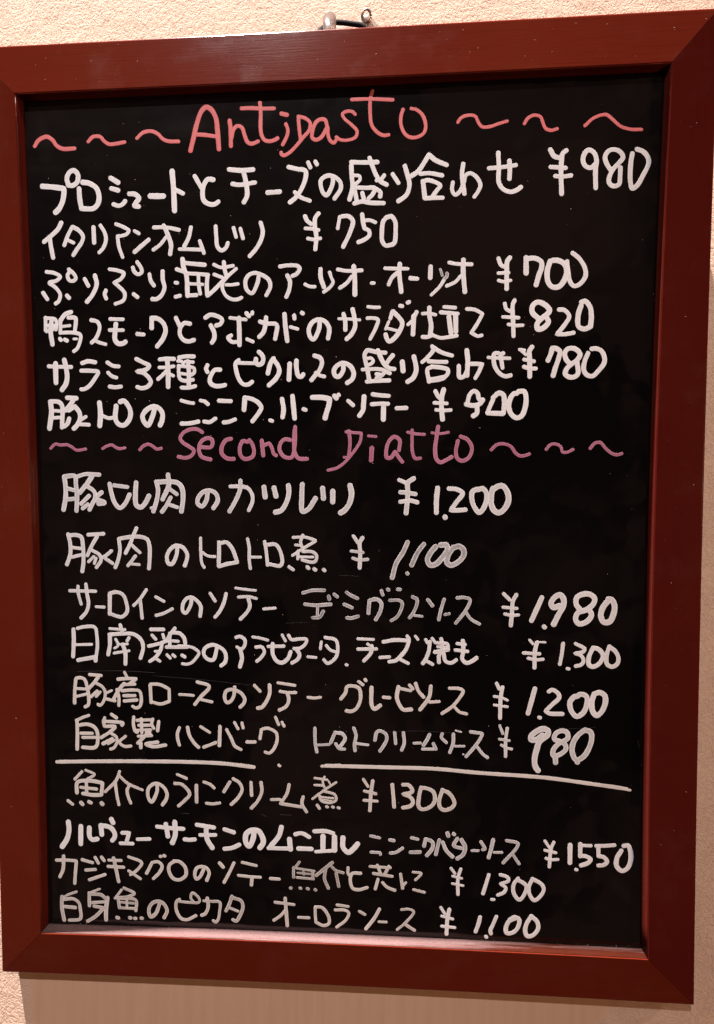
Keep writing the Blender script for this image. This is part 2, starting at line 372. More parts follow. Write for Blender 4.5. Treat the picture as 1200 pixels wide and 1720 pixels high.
# ------------------------------------------------------------------ handwriting: strokes in tenths of a millimetre on the panel
WRITING = [
  ('heading', 'pink', 'Antipasto',
   '30.2,0.5;-889,2363 -869,2435 -844,2528 -814,2598 -785,2621 -753,2605 -725,2555 -715,2474 -708,2366/24.5,0.5;-854,2459 -803,2455 -718,2441/26.3,0.5;-638,2533 -633,2489 -632,2381/24.3,0.5;-629,2426 -614,2479 -590,2500 -562,2490 -544,2440 -526,2400 -503,2390 -480,2395 -461,2403/24.2,0.5;-446,2634 -442,2570 -444,2481 -437,2436 -419,2409 -391,2401 -358,2407 -339,2417/24.2,0.5;-561,2604 -509,2604 -435,2598 -359,2596/25.9,0.5;-313,2563 -278,2554/22.3,0.5;-286,2500 -274,2466 -279,2431 -307,2378/22.2,0.5;-208,2542 -204,2481 -196,2410/22.2,0.5;-208,2542 -167,2531 -135,2501 -140,2461 -177,2418 -224,2366 -266,2328 -299,2313 -315,2320 -317,2331/24.0,0.5;-29,2474 -43,2515 -70,2520 -98,2504 -121,2451 -122,2411 -99,2399 -66,2414 -29,2474/22.1,0.5;-25,2465 -25,2430 -11,2390 12,2377 25,2393/20.1,0.5;143,2541 127,2557 95,2561 65,2546 77,2519 118,2482 154,2441 145,2406 99,2390 53,2393 26,2410/21.8,0.5;123,2629 191,2629 282,2625 373,2617/21.8,0.5;250,2675 237,2631 235,2544 245,2473 282,2427 318,2410 347,2412/21.7,0.5;486,2562 517,2554 553,2522 573,2460 563,2417 527,2394 481,2392 445,2417 422,2475 425,2527 436,2558'),
  ('wave_mark', 'pink', 'left',
   '26.0,0.5;-1895,2427 -1868,2462 -1815,2481 -1777,2459 -1752,2425 -1714,2404 -1636,2403'),
  ('wave_mark', 'pink', 'left',
   '23.1,0.5;-1545,2442 -1512,2470 -1467,2468 -1442,2441 -1410,2421 -1359,2423 -1310,2430'),
  ('wave_mark', 'pink', 'left',
   '22.9,0.5;-1230,2451 -1191,2482 -1140,2490 -1096,2472 -1065,2441 -1034,2426 -964,2421'),
  ('wave_mark', 'pink', 'right',
   '19.6,0.5;767,2470 787,2496 831,2509 872,2501 890,2466 912,2439 957,2437 1010,2452 1063,2466'),
  ('wave_mark', 'pink', 'right',
   '19.9,0.5;1165,2447 1187,2479 1225,2494 1260,2483 1275,2449 1291,2415 1322,2402 1360,2410'),
  ('wave_mark', 'pink', 'right',
   '19.6,0.5;1523,2421 1567,2460 1620,2480 1650,2479 1688,2448 1734,2409 1794,2390 1854,2387'),
  ('dish_name', 'white', 'プロシュートとチーズの盛り合わせ',
   '34.2,0;-1853,2177 -1791,2171 -1714,2159! -1713,2130 -1725,2077 -1751,2031 -1772,2013/30.8,0;-1681,2177 -1691,2221 -1671,2259 -1642,2267 -1619,2242 -1624,2196 -1653,2176 -1681,2177/30.8,0;-1613,2154 -1611,2096 -1601,2032!/32.4,0;-1588,2193 -1547,2186 -1500,2154 -1484,2100 -1495,2054 -1524,2030 -1560,2028 -1601,2032/30.6,0;-1405,2213 -1358,2184/29.0,0;-1402,2149 -1359,2136/27.4,0;-1391,2051 -1358,2041 -1333,2049 -1315,2068/30.5,0;-1287,2113 -1251,2109 -1226,2084 -1245,2058 -1257,2039 -1229,2033/35.1,0;-1152,2095 -1092,2092 -1068,2092/33.4,0;-1009,2242 -1002,2144 -998,2000/27.0,0;-989,2128 -942,2104/26.9,0;-865,2207 -823,2134/30.0,0;-747,2181 -782,2184 -806,2153 -817,2100 -808,2055 -769,2032 -738,2033 -718,2046/29.7,0;-645,2240 -569,2231 -495,2234/26.6,0;-627,2152 -578,2145 -484,2156/29.8,0;-554,2220 -539,2152 -535,2076 -555,2039/29.6,0;-405,2092 -329,2095/27.9,0;-271,2242 -221,2229 -167,2215 -167,2169 -199,2096 -234,2052 -265,2029/24.8,0;-234,2089 -199,2058 -141,2034/26.2,0;-149,2264 -136,2235/26.2,0;-104,2268 -95,2252/26.2,0;3,2175 2,2134 -37,2064 -60,2084 -73,2148 -59,2169 -20,2183 18,2171 49,2140 52,2102 13,2043/27.5,0;118,2258 202,2253 278,2253/27.4,0;231,2278 248,2230 274,2169 301,2135 335,2116/24.4,0;320,2172 301,2150 274,2144/27.6,0;118,2238 121,2167 125,2108 106,2034/21.4,0;133,2178 167,2173 171,2151 144,2126/26.0,0;148,2105 202,2101 263,2096 247,2059 224,2037/26.1,0;140,2085 151,2021/26.0,0;185,2072 194,2038/25.9,0;274,2092 297,2072 295,2046/27.5,0;136,2010 186,2020 232,2011 316,2006/25.8,0;372,2177 407,2124/27.3,0;447,2223 464,2163 475,2111 457,2052 407,2015/28.6,0;485,2162 527,2189 564,2239 593,2286! 632,2252 700,2221/25.6,0;542,2174 595,2176 674,2160/28.7,0;557,2129 569,2029/25.6,0;561,2127 587,2135 663,2100 644,2075 614,2035/25.7,0;569,2027 633,2028 677,2027/27.0,0;801,2224 794,2165 809,2047/24.0,0;739,2116 734,2072 753,2042 779,2059 805,2114 816,2154 842,2167 880,2144 905,2096 892,2059 869,2027/26.7,0;1011,2282 1015,2194 1016,2107 1044,2065 1089,2049 1119,2056 1148,2075/25.3,0;956,2193 1036,2197 1117,2206/28.2,0;1078,2232 1081,2181 1079,2127'),
  ('price', 'white', '¥980',
   '28.4,0;1321,2289 1345,2250 1379,2239/28.4,0;1415,2281 1394,2263 1388,2221 1386,2160 1391,2028/25.9,0;1324,2188 1413,2179/25.9,0;1352,2134 1389,2129 1445,2134/28.2,0;1588,2196 1561,2175 1530,2186 1514,2223 1529,2268 1550,2279 1578,2263 1594,2220 1589,2165 1592,2056/26.9,0;1677,2159 1652,2200 1644,2236 1663,2269 1693,2277 1730,2263 1749,2229 1725,2197 1695,2165 1672,2120 1670,2084 1694,2064 1728,2072 1734,2118 1735,2169/27.9,0;1803,2249 1795,2195 1795,2085 1807,2046 1832,2060 1867,2119 1899,2191 1892,2227 1864,2259 1830,2273'),
  ('dish_name', 'white', 'イタリアンオムレツ',
   '28.9,0;-1737,1947 -1759,1909 -1798,1874 -1854,1832/27.5,0;-1815,1862 -1810,1806 -1797,1731/24.7,0;-1666,1919 -1695,1868 -1721,1807/26.0,0;-1662,1919 -1625,1898 -1596,1859 -1607,1820 -1636,1782 -1663,1744/21.9,0;-1699,1839 -1659,1820/28.6,0;-1526,1912 -1524,1818/24.5,0;-1480,1923 -1455,1881 -1446,1835 -1465,1784 -1492,1756/23.0,0;-1379,1929 -1332,1910 -1296,1886 -1313,1864 -1347,1855 -1371,1854! -1363,1788 -1341,1723/21.6,0;-1259,1883 -1231,1866/27.0,0;-1262,1753 -1207,1797 -1169,1826/24.2,0;-1134,1901 -1086,1901 -1032,1895 -972,1881/28.2,0;-1069,1910 -1043,1850 -1025,1792 -1032,1734/22.9,0;-1057,1838 -1095,1794 -1140,1763/25.4,0;-895,1894 -910,1834 -941,1777/22.7,0;-971,1763 -901,1760 -834,1756/24.0,0;-840,1809 -815,1735/25.3,0;-737,1896 -734,1835 -727,1771 -701,1748 -674,1763 -661,1792/23.8,0;-623,1884 -608,1828/23.8,0;-580,1877 -564,1818/26.4,0;-451,1910 -438,1859 -449,1808 -482,1752 -523,1708'),
  ('price', 'white', '¥750',
   '26.1,0;-172,1942 -160,1916 -135,1894/27.3,0;-87,1956 -107,1932 -111,1878 -102,1818 -109,1740/22.3,0;-170,1868 -126,1864 -88,1856/22.3,0;-155,1806 -114,1799 -77,1805/22.2,0;44,1931 32,1862/27.1,0;60,1934 97,1934 126,1905 108,1836 65,1750/25.8,0;184,1942 189,1894 198,1858! 225,1842 228,1815 201,1792 160,1775/22.1,0;198,1906 232,1906 265,1892/26.9,0;336,1922 314,1896 305,1831 308,1777 329,1751 372,1756! 384,1769 390,1834 387,1894 363,1925 329,1917'),
  ('dish_name', 'white', 'ぷりぷり海老のアーリオ・オーリオ',
   '24.2,0;-1844,1643 -1795,1635 -1754,1610 -1781,1586 -1827,1574 -1787,1543 -1758,1499 -1770,1456 -1790,1442/25.8,0;-1871,1512 -1844,1471/24.1,0;-1696,1655 -1663,1626 -1651,1597 -1668,1582 -1695,1587 -1705,1620 -1689,1641/27.2,0;-1713,1491 -1700,1476/25.5,0;-1593,1592 -1570,1549/28.5,0;-1525,1612 -1515,1558 -1543,1494 -1582,1449/25.5,0;-1456,1517 -1464,1493 -1455,1467/23.9,0;-1428,1650 -1374,1640 -1336,1622 -1357,1587 -1402,1566! -1370,1540 -1333,1497 -1342,1454 -1395,1432/25.2,0;-1247,1690 -1222,1651 -1219,1626 -1241,1614 -1267,1631 -1276,1656/26.8,0;-1274,1490 -1251,1472/25.2,0;-1169,1611 -1161,1571 -1141,1541/26.6,0;-1083,1628 -1083,1577 -1073,1527 -1096,1477 -1126,1457 -1154,1457/24.4,0;-1001,1556 -990,1554/25.7,0;-1002,1468 -974,1474/29.4,0;-953,1701 -948,1652 -930,1596 -925,1473/26.8,0;-941,1677 -877,1669 -811,1662/25.6,0;-992,1639 -942,1621/24.2,0;-920,1611 -847,1606 -790,1599/26.7,0;-794,1593 -800,1531 -798,1470! -766,1494 -701,1554 -676,1578/23.0,0;-853,1597 -851,1539 -843,1483/20.4,0;-915,1547 -867,1544 -826,1541/25.6,0;-916,1475 -868,1476/25.4,0;-688,1676 -684,1633 -675,1596/21.6,0;-753,1662 -706,1643 -630,1652/22.8,0;-611,1632 -656,1595 -695,1554 -699,1511 -677,1467 -640,1445 -602,1444 -579,1454/22.9,0;-751,1601 -701,1581/20.3,0;-676,1535 -644,1534 -600,1539/25.2,0;-467,1591 -474,1548 -512,1479 -544,1501 -552,1556 -530,1592 -492,1604 -448,1591 -404,1559 -395,1516 -421,1465/24.9,0;-332,1640 -280,1646 -221,1640 -208,1624 -228,1592 -254,1580/26.3,0;-287,1584 -271,1549 -275,1498 -294,1453/21.0,0;-176,1527 -146,1513 -114,1511/27.4,0;-77,1617 -77,1570 -57,1507/20.9,0;-20,1597 -9,1562 1,1536 -19,1505 -58,1477/23.4,0;31,1613 86,1603 180,1604/29.8,0;130,1629 136,1565 137,1457/23.4,0;118,1568 85,1528 43,1500/22.0,0;241,1525 255,1525/22.0,0;324,1613 372,1610 464,1607/28.2,0;416,1636 412,1594 424,1468/24.5,0;399,1583 366,1553 347,1514/26.9,0;481,1549 522,1545/28.0,0;605,1615 603,1548/15.8,1;664,1599 677,1561/21.8,1;706,1572 704,1554 689,1540/20.7,0;686,1531 659,1492 610,1445/23.0,0;719,1638 761,1629 855,1624/29.0,0;805,1652 804,1585 815,1459/21.8,0;789,1555 756,1520 704,1497'),
  ('price', 'white', '¥700',
   '25.0,0;1018,1655 1034,1615 1057,1603/28.4,0;1086,1658 1071,1636 1068,1580 1069,1472/20.5,0;1017,1567 1080,1568/20.5,0;1019,1523 1052,1515 1092,1522/31.7,0;1184,1655 1185,1563/30.5,0;1192,1650 1238,1650 1275,1628 1278,1597 1261,1547 1246,1491/31.6,0;1328,1630 1312,1574 1316,1512 1341,1478 1381,1477 1414,1515 1427,1577 1407,1617 1373,1634 1345,1635/26.9,0;1429,1627 1436,1571 1448,1509 1471,1480 1504,1488 1540,1535 1536,1585 1502,1642 1462,1676'),
  ('dish_name', 'white', '鴨スモークとアボカドのサラダ仕立て',
   '23.8,0;-1863,1352 -1800,1344 -1788,1328 -1793,1278/23.8,0;-1860,1355 -1862,1273/30.4,0;-1821,1335 -1829,1272 -1819,1184/22.5,0;-1861,1304 -1795,1303/22.5,0;-1856,1267 -1796,1284/28.9,0;-1690,1386 -1727,1374 -1761,1334/25.0,0;-1761,1340 -1764,1256/26.3,0;-1708,1352 -1662,1348 -1660,1320 -1668,1269/19.8,0;-1756,1296 -1700,1301/23.7,0;-1760,1257 -1678,1256 -1632,1241 -1634,1206 -1655,1156 -1678,1138/26.4,0;-1768,1218 -1762,1211/26.4,0;-1735,1213 -1722,1206/17.1,0;-1676,1216 -1656,1216/24.9,0;-1558,1333 -1519,1323 -1503,1292 -1511,1254 -1535,1211 -1558,1191/22.3,0;-1535,1204 -1509,1191 -1467,1179/23.4,0;-1433,1338 -1349,1334/23.5,0;-1438,1268 -1350,1266/31.3,0;-1396,1305 -1403,1252 -1404,1208 -1385,1183 -1353,1182 -1336,1192/26.0,0;-1257,1240 -1216,1236/29.7,0;-1161,1335 -1162,1276/29.7,0;-1161,1338 -1122,1334 -1084,1302 -1072,1259 -1089,1209 -1129,1160/27.0,0;-1003,1335 -981,1288/27.0,0;-913,1298 -949,1303 -975,1276 -979,1232 -957,1198 -925,1188 -890,1196/26.8,0;-813,1334 -781,1351 -737,1342 -705,1320 -718,1292 -744,1284/28.1,0;-779,1284 -758,1241 -758,1203 -773,1178/21.6,0;-654,1330 -610,1324 -553,1317/29.2,0;-598,1327 -596,1250 -596,1160/25.5,0;-649,1220 -669,1208 -644,1180 -618,1179/26.6,0;-549,1357 -533,1338/24.0,0;-511,1361 -513,1352/22.8,0;-547,1195 -510,1179/26.5,0;-463,1303 -426,1290 -363,1286 -354,1270 -361,1227 -368,1194/27.8,0;-424,1327 -428,1284 -443,1235 -469,1208/28.9,0;-307,1346 -301,1263 -291,1180/21.4,0;-270,1266 -225,1253/25.1,0;-246,1337 -244,1317/26.3,0;-197,1352 -191,1348/27.5,0;-84,1296 -91,1247 -126,1186 -147,1205 -153,1254 -125,1297 -87,1309 -50,1295 -25,1252 -33,1191/17.9,0;35,1311 100,1308 167,1301/26.8,0;65,1339 75,1298 76,1242/27.8,0;122,1367 132,1321 137,1262 114,1214 84,1185/20.7,0;218,1381 258,1376 288,1376/22.7,0;214,1311 248,1311 280,1301 268,1255 231,1183/24.6,0;369,1348 357,1307/17.7,0;347,1288 327,1242/28.6,0;374,1348 411,1311 431,1276 411,1223 376,1180 349,1166 334,1186 328,1208/18.7,0;342,1246 396,1231/25.5,0;418,1383 430,1380/26.5,0;465,1401 472,1404/26.5,0;519,1342 499,1304/22.6,0;494,1290 467,1268/29.4,0;502,1319 497,1207/21.8,0;557,1332 596,1333 635,1324/28.0,0;598,1367 598,1325 609,1258 604,1207/25.0,0;557,1190 586,1189 617,1201/22.7,0;689,1370 756,1364/23.8,0;668,1338 720,1333 772,1328/29.0,0;718,1310 731,1210/30.0,0;759,1317 761,1219/22.8,0;627,1196 669,1182 721,1187 767,1194/22.6,0;828,1355 875,1350 924,1324! 891,1263 855,1210! 896,1189 919,1193'),
  ('price', 'white', '¥820',
   '24.0,0;1058,1383 1067,1351 1092,1336/26.2,0;1117,1400 1106,1373 1109,1282 1113,1186/21.7,0;1048,1303 1096,1299 1142,1296/21.7,0;1082,1257 1125,1249 1167,1250/31.8,0;1258,1293 1226,1325 1226,1365 1254,1387 1294,1375 1328,1340 1323,1323 1283,1290 1255,1257 1259,1225 1290,1230 1323,1267 1312,1292/26.0,0;1385,1340 1418,1336 1447,1298 1420,1248 1375,1192! 1421,1191 1474,1199/30.4,0;1519,1381 1541,1387 1570,1352 1579,1296 1575,1234! 1539,1220 1505,1235 1498,1280 1506,1331 1517,1359'),
  ('dish_name', 'white', 'サラミ3種とピクルスの盛り合わせ',
   '25.1,0;-1850,1045 -1777,1041 -1699,1038/33.1,0;-1803,1061 -1804,940/31.8,0;-1744,1083 -1734,1037 -1728,974 -1738,930 -1765,893/27.6,0;-1625,1062 -1585,1073 -1539,1066/26.3,0;-1633,1014 -1567,1012 -1521,1003 -1542,965 -1583,915 -1616,896 -1636,895/24.9,0;-1459,1064 -1422,1042 -1384,1037/23.6,0;-1456,999 -1430,976 -1401,966/24.9,0;-1448,910 -1412,905 -1373,909/27.3,0;-1267,1082 -1219,1058 -1184,1039 -1207,1014 -1266,1004! -1221,992 -1186,960 -1176,935 -1197,907 -1236,897 -1265,905/26.4,0;-1114,1078 -1067,1081 -1021,1079/22.0,0;-1118,1027 -1069,1027 -1024,1033/30.8,0;-1065,1075 -1061,995 -1063,904/25.3,0;-1072,1003 -1097,979 -1128,953/22.0,0;-1050,984 -1028,973/26.3,0;-988,1087 -946,1094 -892,1093/21.9,0;-996,1066 -974,1063 -961,1049/21.9,0;-898,1057 -947,1062/28.5,0;-931,1062 -926,993 -928,913/24.1,0;-991,1036 -992,988 -982,951 -949,940 -900,946/21.9,0;-986,1034 -948,1030 -893,1019 -891,992 -910,977/19.7,0;-976,986 -943,982/25.2,0;-975,898 -928,896 -887,906/27.3,0;-805,1036 -814,1015 -806,994/28.3,0;-724,1007 -757,1006 -779,980 -791,948 -786,922 -759,906 -720,905 -694,910/27.1,0;-604,1065 -623,1044 -618,994 -600,941 -573,913 -541,913 -519,928/22.7,0;-604,1048 -501,1044/19.0,0;-507,1045 -489,1045/29.2,0;-492,1070 -493,1049 -478,1036 -456,1041 -445,1069 -452,1094 -472,1114/29.1,0;-379,1072 -398,1047 -417,980/29.1,0;-383,1069 -351,1025 -344,990 -366,947 -411,905/30.5,0;-277,1037 -283,939/29.0,0;-234,1056 -235,1017 -221,959 -203,956 -192,970/27.4,0;-120,1086 -83,1071 -72,1043 -90,993 -120,958 -140,934/23.1,0;-112,979 -83,961 -58,955/28.7,0;61,1030 61,991 32,953 10,960 3,992 25,1023 61,1037 104,1019 127,976 118,937 86,913/26.8,0;325,1097 275,1101 242,1109 214,1113 197,1091 200,1052 213,997 224,930/27.8,0;279,1112 297,1067 322,1023 353,1000 381,996/27.8,0;372,1080 350,1055 333,1031/21.2,0;216,1063 236,1065 250,1046 236,1030 222,1024/23.4,0;183,995 230,997 286,996 322,984 297,952 269,941/23.4,0;269,966 291,963/25.6,0;353,970 319,984/25.7,0;210,920 275,924 350,926/31.1,0;431,1039 436,983/29.9,0;503,1070 516,1009 517,982 497,938 464,916/25.4,0;616,1131 624,1111 602,1079 574,1052 555,1036/25.3,0;624,1125 651,1106 684,1089 738,1073/25.3,0;594,1040 652,1036 704,1034/26.5,0;613,1005 588,992 597,915/26.4,0;613,1007 668,1001 712,987 712,962 685,935/34.2,0;613,925 652,930 685,938/29.6,0;829,1103 835,1043 831,950/26.3,0;780,1008 786,939 813,945 832,983/27.3,0;859,1020 889,1020 922,1017/25.1,0;922,1017 906,976 882,933/26.1,0;1023,1083 998,1081 993,1046 1004,996 1032,958 1065,941 1097,947/20.7,0;961,1058 1031,1053 1091,1051/25.0,0;1052,1082 1036,1072 1042,1029 1048,993'),
  ('price', 'white', '¥780',
   '20.4,0;1151,1103 1180,1098/20.4,0;1157,1101 1188,1072/29.6,0;1225,1117 1210,1092 1212,1046 1214,938/22.5,0;1178,1042 1239,1030/24.5,0;1178,998 1211,987 1250,986/29.5,0;1323,1034 1343,1085 1347,1108! 1368,1107 1393,1089 1389,1053 1369,992 1355,941/29.4,0;1455,1012 1430,1043 1424,1078 1439,1101 1469,1106 1500,1092 1515,1067 1500,1036 1460,1006 1436,981 1428,951 1451,932 1482,932 1504,950 1498,1021/28.2,0;1563,1074 1544,1026 1539,975 1558,944 1593,936 1623,963 1662,1019 1654,1070 1631,1095 1603,1102 1585,1100'),
  ('dish_name', 'white', '豚トロのニンニク.ハーブソテー',
   '33.6,0;-1845,817 -1840,753 -1857,646/29.3,0;-1845,819 -1792,816 -1769,793 -1773,652/20.9,0;-1822,760 -1780,756/21.0,0;-1824,713 -1782,716/29.2,0;-1732,842 -1670,838/30.6,0;-1687,832 -1716,792 -1745,762/30.6,0;-1682,785 -1655,751 -1649,711 -1672,664 -1693,644/27.9,0;-1723,708 -1734,678 -1756,658/22.2,0;-1611,719 -1646,698/30.6,0;-1696,778 -1724,762/25.0,0;-1651,671 -1592,667/33.2,0;-1518,807 -1513,737 -1520,660/23.5,0;-1503,726 -1462,709 -1421,712/31.7,0;-1380,812 -1356,818 -1329,788 -1313,741 -1325,695 -1360,662 -1394,669 -1414,702 -1408,785/31.5,0;-1155,766 -1169,720 -1202,660 -1225,681 -1235,721 -1206,760 -1158,780 -1124,766 -1104,733 -1109,686 -1121,660/23.1,0;-979,816 -933,803 -901,798/27.2,0;-980,669 -929,670 -871,681/23.0,0;-854,815 -825,808/25.7,0;-825,807 -806,791/25.7,0;-832,681 -797,677 -759,699/26.9,0;-734,812 -658,808/25.6,0;-706,674 -672,678 -632,693/30.9,0;-567,828 -573,753/28.1,0;-565,830 -515,818 -475,791 -462,765 -483,726 -520,680/24.1,0;-406,685 -393,681/29.3,0;-328,817 -319,750 -326,704/30.6,0;-261,834 -255,762 -249,696/25.2,0;-192,753 -178,748/33.0,0;-134,826 -74,825 -25,815! -32,772 -45,733 -55,696/29.0,0;5,834 18,819/23.7,0;30,842 34,837/24.9,0;92,802 123,774/30.1,0;192,828 188,776 185,744 162,709/26.1,0;246,841 293,834 346,830/26.1,0;241,779 293,782 342,781/31.3,0;314,769 312,684/26.0,0;396,753 456,754'),
  ('price', 'white', '¥900',
   '28.0,0;637,854 653,825 673,807/30.3,0;688,865 676,818 675,754 681,681/23.3,0;630,784 707,779/22.2,0;641,740 685,736 732,738/30.1,0;828,773 865,765 906,772 929,798/26.6,0;836,788 847,828 873,854 897,839 906,804 929,798/30.1,0;894,764 892,717 871,700/29.9,0;992,812 1029,840 1055,826 1061,785 1056,716/26.6,0;992,800 975,763 958,720/30.0,0;961,717 1051,713/31.0,0;1147,848 1181,847 1193,807 1188,749 1166,697 1137,686 1108,704 1088,750 1096,802 1118,834 1136,836'),
  ('wave_mark', 'mauve', 'left',
   '19.2,0.55;-1853,517 -1821,544 -1789,538 -1741,539 -1710,524 -1679,504 -1619,511'),
  ('wave_mark', 'mauve', 'left',
   '19.0,0.55;-1505,513 -1479,528 -1443,536 -1420,522 -1396,512 -1357,517'),
  ('wave_mark', 'mauve', 'left',
   '20.4,0.55;-1259,504 -1234,528 -1203,539 -1175,528 -1148,508 -1117,512'),
  ('heading', 'mauve', 'Second Piatto',
   '23.4,0.55;-846,613 -877,632 -923,632 -970,610 -991,576 -975,549 -933,522 -903,496 -919,465 -958,450 -1005,458/24.8,0.55;-855,518 -793,518 -781,537 -785,567 -816,575 -855,552 -870,507 -856,461 -826,446 -795,439/26.3,0.55;-661,570 -692,562 -720,521 -720,475 -686,445 -644,442/24.6,0.55;-553,550 -584,554 -604,513 -597,460 -570,441 -524,455 -512,489 -523,535 -542,561/26.1,0.55;-461,557 -453,463/23.0,0.55;-446,527 -415,538 -397,511 -386,474 -370,462/24.4,0.55;-278,560 -316,564 -343,534 -347,496 -317,454 -271,450 -251,518 -246,642/24.4,0.55;-250,623 -255,533 -248,473 -225,443 -172,440/22.0,0.55;94,613 102,547 94,459/18.7,0.55;77,608 175,599! 166,547 123,480 72,421 21,383 -39,367/17.0,0.55;64,448 85,447/16.9,0.55;218,582 266,577/28.7,0.55;240,505 235,429/23.5,0.55;410,491 414,554 381,575 347,546 330,487 334,445 360,445 385,483! 410,445 431,418/20.1,0.55;492,616 492,553 494,486 511,440 544,440/18.4,0.55;465,603 511,593 569,588/25.0,0.55;654,635 644,569 636,494 644,435 669,414 703,427 738,447/16.6,0.55;615,598 661,592 719,600/23.2,0.55;793,574 835,555 864,501 844,442 802,422 773,439 765,485 777,547'),
  ('wave_mark', 'mauve', 'right',
   '19.7,0.55;983,490 1017,521 1063,526 1105,508 1132,470 1162,451 1193,454 1217,463'),
  ('wave_mark', 'mauve', 'right',
   '18.1,0.55;1319,490 1343,518 1373,524 1407,507 1419,474 1449,473 1482,489'),
  ('wave_mark', 'mauve', 'right',
   '19.4,0.55;1586,495 1613,526 1646,530 1680,493 1718,463 1748,455 1776,462'),
  ('dish_name', 'white', '豚ヒレ肉のカツレツ',
   '30.8,0.3;-1768,333 -1762,281 -1763,199 -1779,117/29.2,0.3;-1766,333 -1697,335 -1691,281 -1686,207 -1692,110/26.1,0.3;-1746,255 -1707,244/26.1,0.3;-1752,184 -1709,188/26.0,0.3;-1690,329 -1628,348 -1574,347 -1532,344/32.1,0.3;-1582,333 -1614,288 -1666,229/27.6,0.3;-1615,270 -1570,236 -1563,199 -1588,147 -1604,117/27.6,0.3;-1605,207 -1660,155/26.1,0.3;-1614,151 -1650,125/29.0,0.3;-1520,229 -1559,199/33.6,0.3;-1560,184 -1503,162 -1541,158/28.9,0.3;-1465,284 -1455,229 -1434,162 -1401,128 -1366,154 -1334,214/25.8,0.3;-1435,275 -1348,264/31.8,0.3;-1288,291 -1294,221 -1290,147 -1260,132 -1229,162 -1205,206/28.7,0.3;-1154,298 -1144,243 -1153,184 -1178,106/31.6,0.3;-1151,294 -1090,298 -1015,290 -986,257 -980,191 -993,106/30.1,0.3;-1076,342 -1072,279 -1115,184/25.6,0.3;-1072,254 -1021,217/27.1,0.3;-1062,195 -1094,139 -1121,103/24.1,0.3;-1086,154 -1019,132/19.7,0.3;-1177,128 -1192,128/28.3,0.3;-818,231 -828,176 -857,138 -885,157 -880,194 -846,231 -799,240 -762,217 -753,175 -782,127/24.3,0.3;-669,266 -602,266 -555,254 -528,212 -528,166 -552,113/28.1,0.3;-603,302 -606,249 -631,185 -677,106/33.5,0.3;-451,260 -444,198/33.4,0.3;-386,256 -374,203/31.5,0.3;-293,271 -291,221 -310,157 -343,111 -380,100/31.4,0.3;-204,278 -208,193 -204,106 -167,120 -120,189/33.1,0.3;-74,253 -69,189/33.0,0.3;-9,234 -10,166/34.8,0.3;101,270 110,220 96,156 63,111 40,97'),
  ('price', 'white', '¥1.200',
   '25.8,0.25;412,304 455,286/30.1,0.25;502,313 466,286 466,221 455,95/27.2,0.25;419,227 462,224 513,215/27.2,0.25;419,167 484,174 525,163/31.4,0.25;652,253 645,178 645,99/32.8,0.25;699,71 700,68/28.4,0.25;723,249 769,245 808,220 769,163 734,113! 777,113 826,117/31.1,0.25;896,245 868,227 872,156 911,99 939,127 957,184 953,227 931,249 903,242/35.2,0.25;995,248 988,220 985,156 1003,113 1031,97 1066,120 1091,170 1087,220 1058,263 1030,264 998,245'),
  ('dish_name', 'white', '豚肉のトロトロ煮',
   '26.3,0.2;-1754,-45 -1741,-109 -1743,-176 -1768,-244/26.2,0.2;-1747,-52 -1696,-50 -1666,-63 -1656,-116 -1655,-221 -1665,-289/21.6,0.2;-1730,-131 -1672,-138/21.6,0.2;-1732,-195 -1669,-180/24.6,0.2;-1618,-47 -1515,-41/24.6,0.2;-1558,-59 -1594,-116 -1627,-183/23.1,0.2;-1595,-149 -1546,-179 -1536,-213 -1568,-262/20.0,0.2;-1585,-191 -1621,-225/20.0,0.2;-1570,-202 -1582,-236/23.0,0.2;-1465,-153 -1508,-187 -1535,-198/23.0,0.2;-1508,-202 -1459,-235/24.5,0.2;-1413,-78 -1407,-145 -1421,-212 -1441,-261/25.9,0.2;-1413,-74 -1352,-63 -1275,-59 -1223,-77 -1209,-122 -1210,-204 -1216,-267/24.4,0.2;-1293,-3 -1313,-47 -1338,-107 -1370,-167/21.3,0.2;-1330,-111 -1304,-137 -1274,-163/22.9,0.2;-1305,-186 -1356,-249/18.3,0.2;-1341,-238 -1280,-242/25.7,0.2;-1023,-117 -1032,-181 -1063,-237 -1086,-233 -1095,-188 -1073,-143 -1034,-117 -989,-128 -960,-173 -964,-210 -978,-247/19.6,0.2;-870,-67 -870,-157 -864,-232 -849,-258/19.5,0.2;-859,-161 -822,-183 -777,-187/25.5,0.2;-749,-94 -750,-172 -754,-246/25.4,0.2;-734,-98 -700,-94 -664,-134 -631,-223! -695,-234 -752,-250/20.8,0.2;-562,-71 -552,-127 -553,-208 -546,-263/17.9,0.2;-545,-189 -478,-189/22.3,0.2;-451,-89 -441,-156 -434,-240/23.7,0.2;-433,-108 -381,-107 -355,-140 -338,-221 -353,-244 -405,-237 -427,-233/19.1,0.2;-203,-46 -218,-89 -208,-125/19.1,0.2;-266,-61 -189,-59 -123,-79/19.1,0.2;-123,-85 -204,-133 -271,-177/17.7,0.2;-252,-109 -211,-114/19.2,0.2;-234,-147 -238,-199/20.6,0.2;-204,-151 -145,-153 -116,-176 -124,-213 -146,-220 -208,-206/16.2,0.2;-227,-186 -138,-187/22.2,0.2;-294,-251 -268,-269/23.6,0.2;-176,-251 -168,-259/23.5,0.2;-132,-264 -124,-270/23.5,0.2;-71,-268 -65,-273'),
  ('price', 'white', '¥1,100',
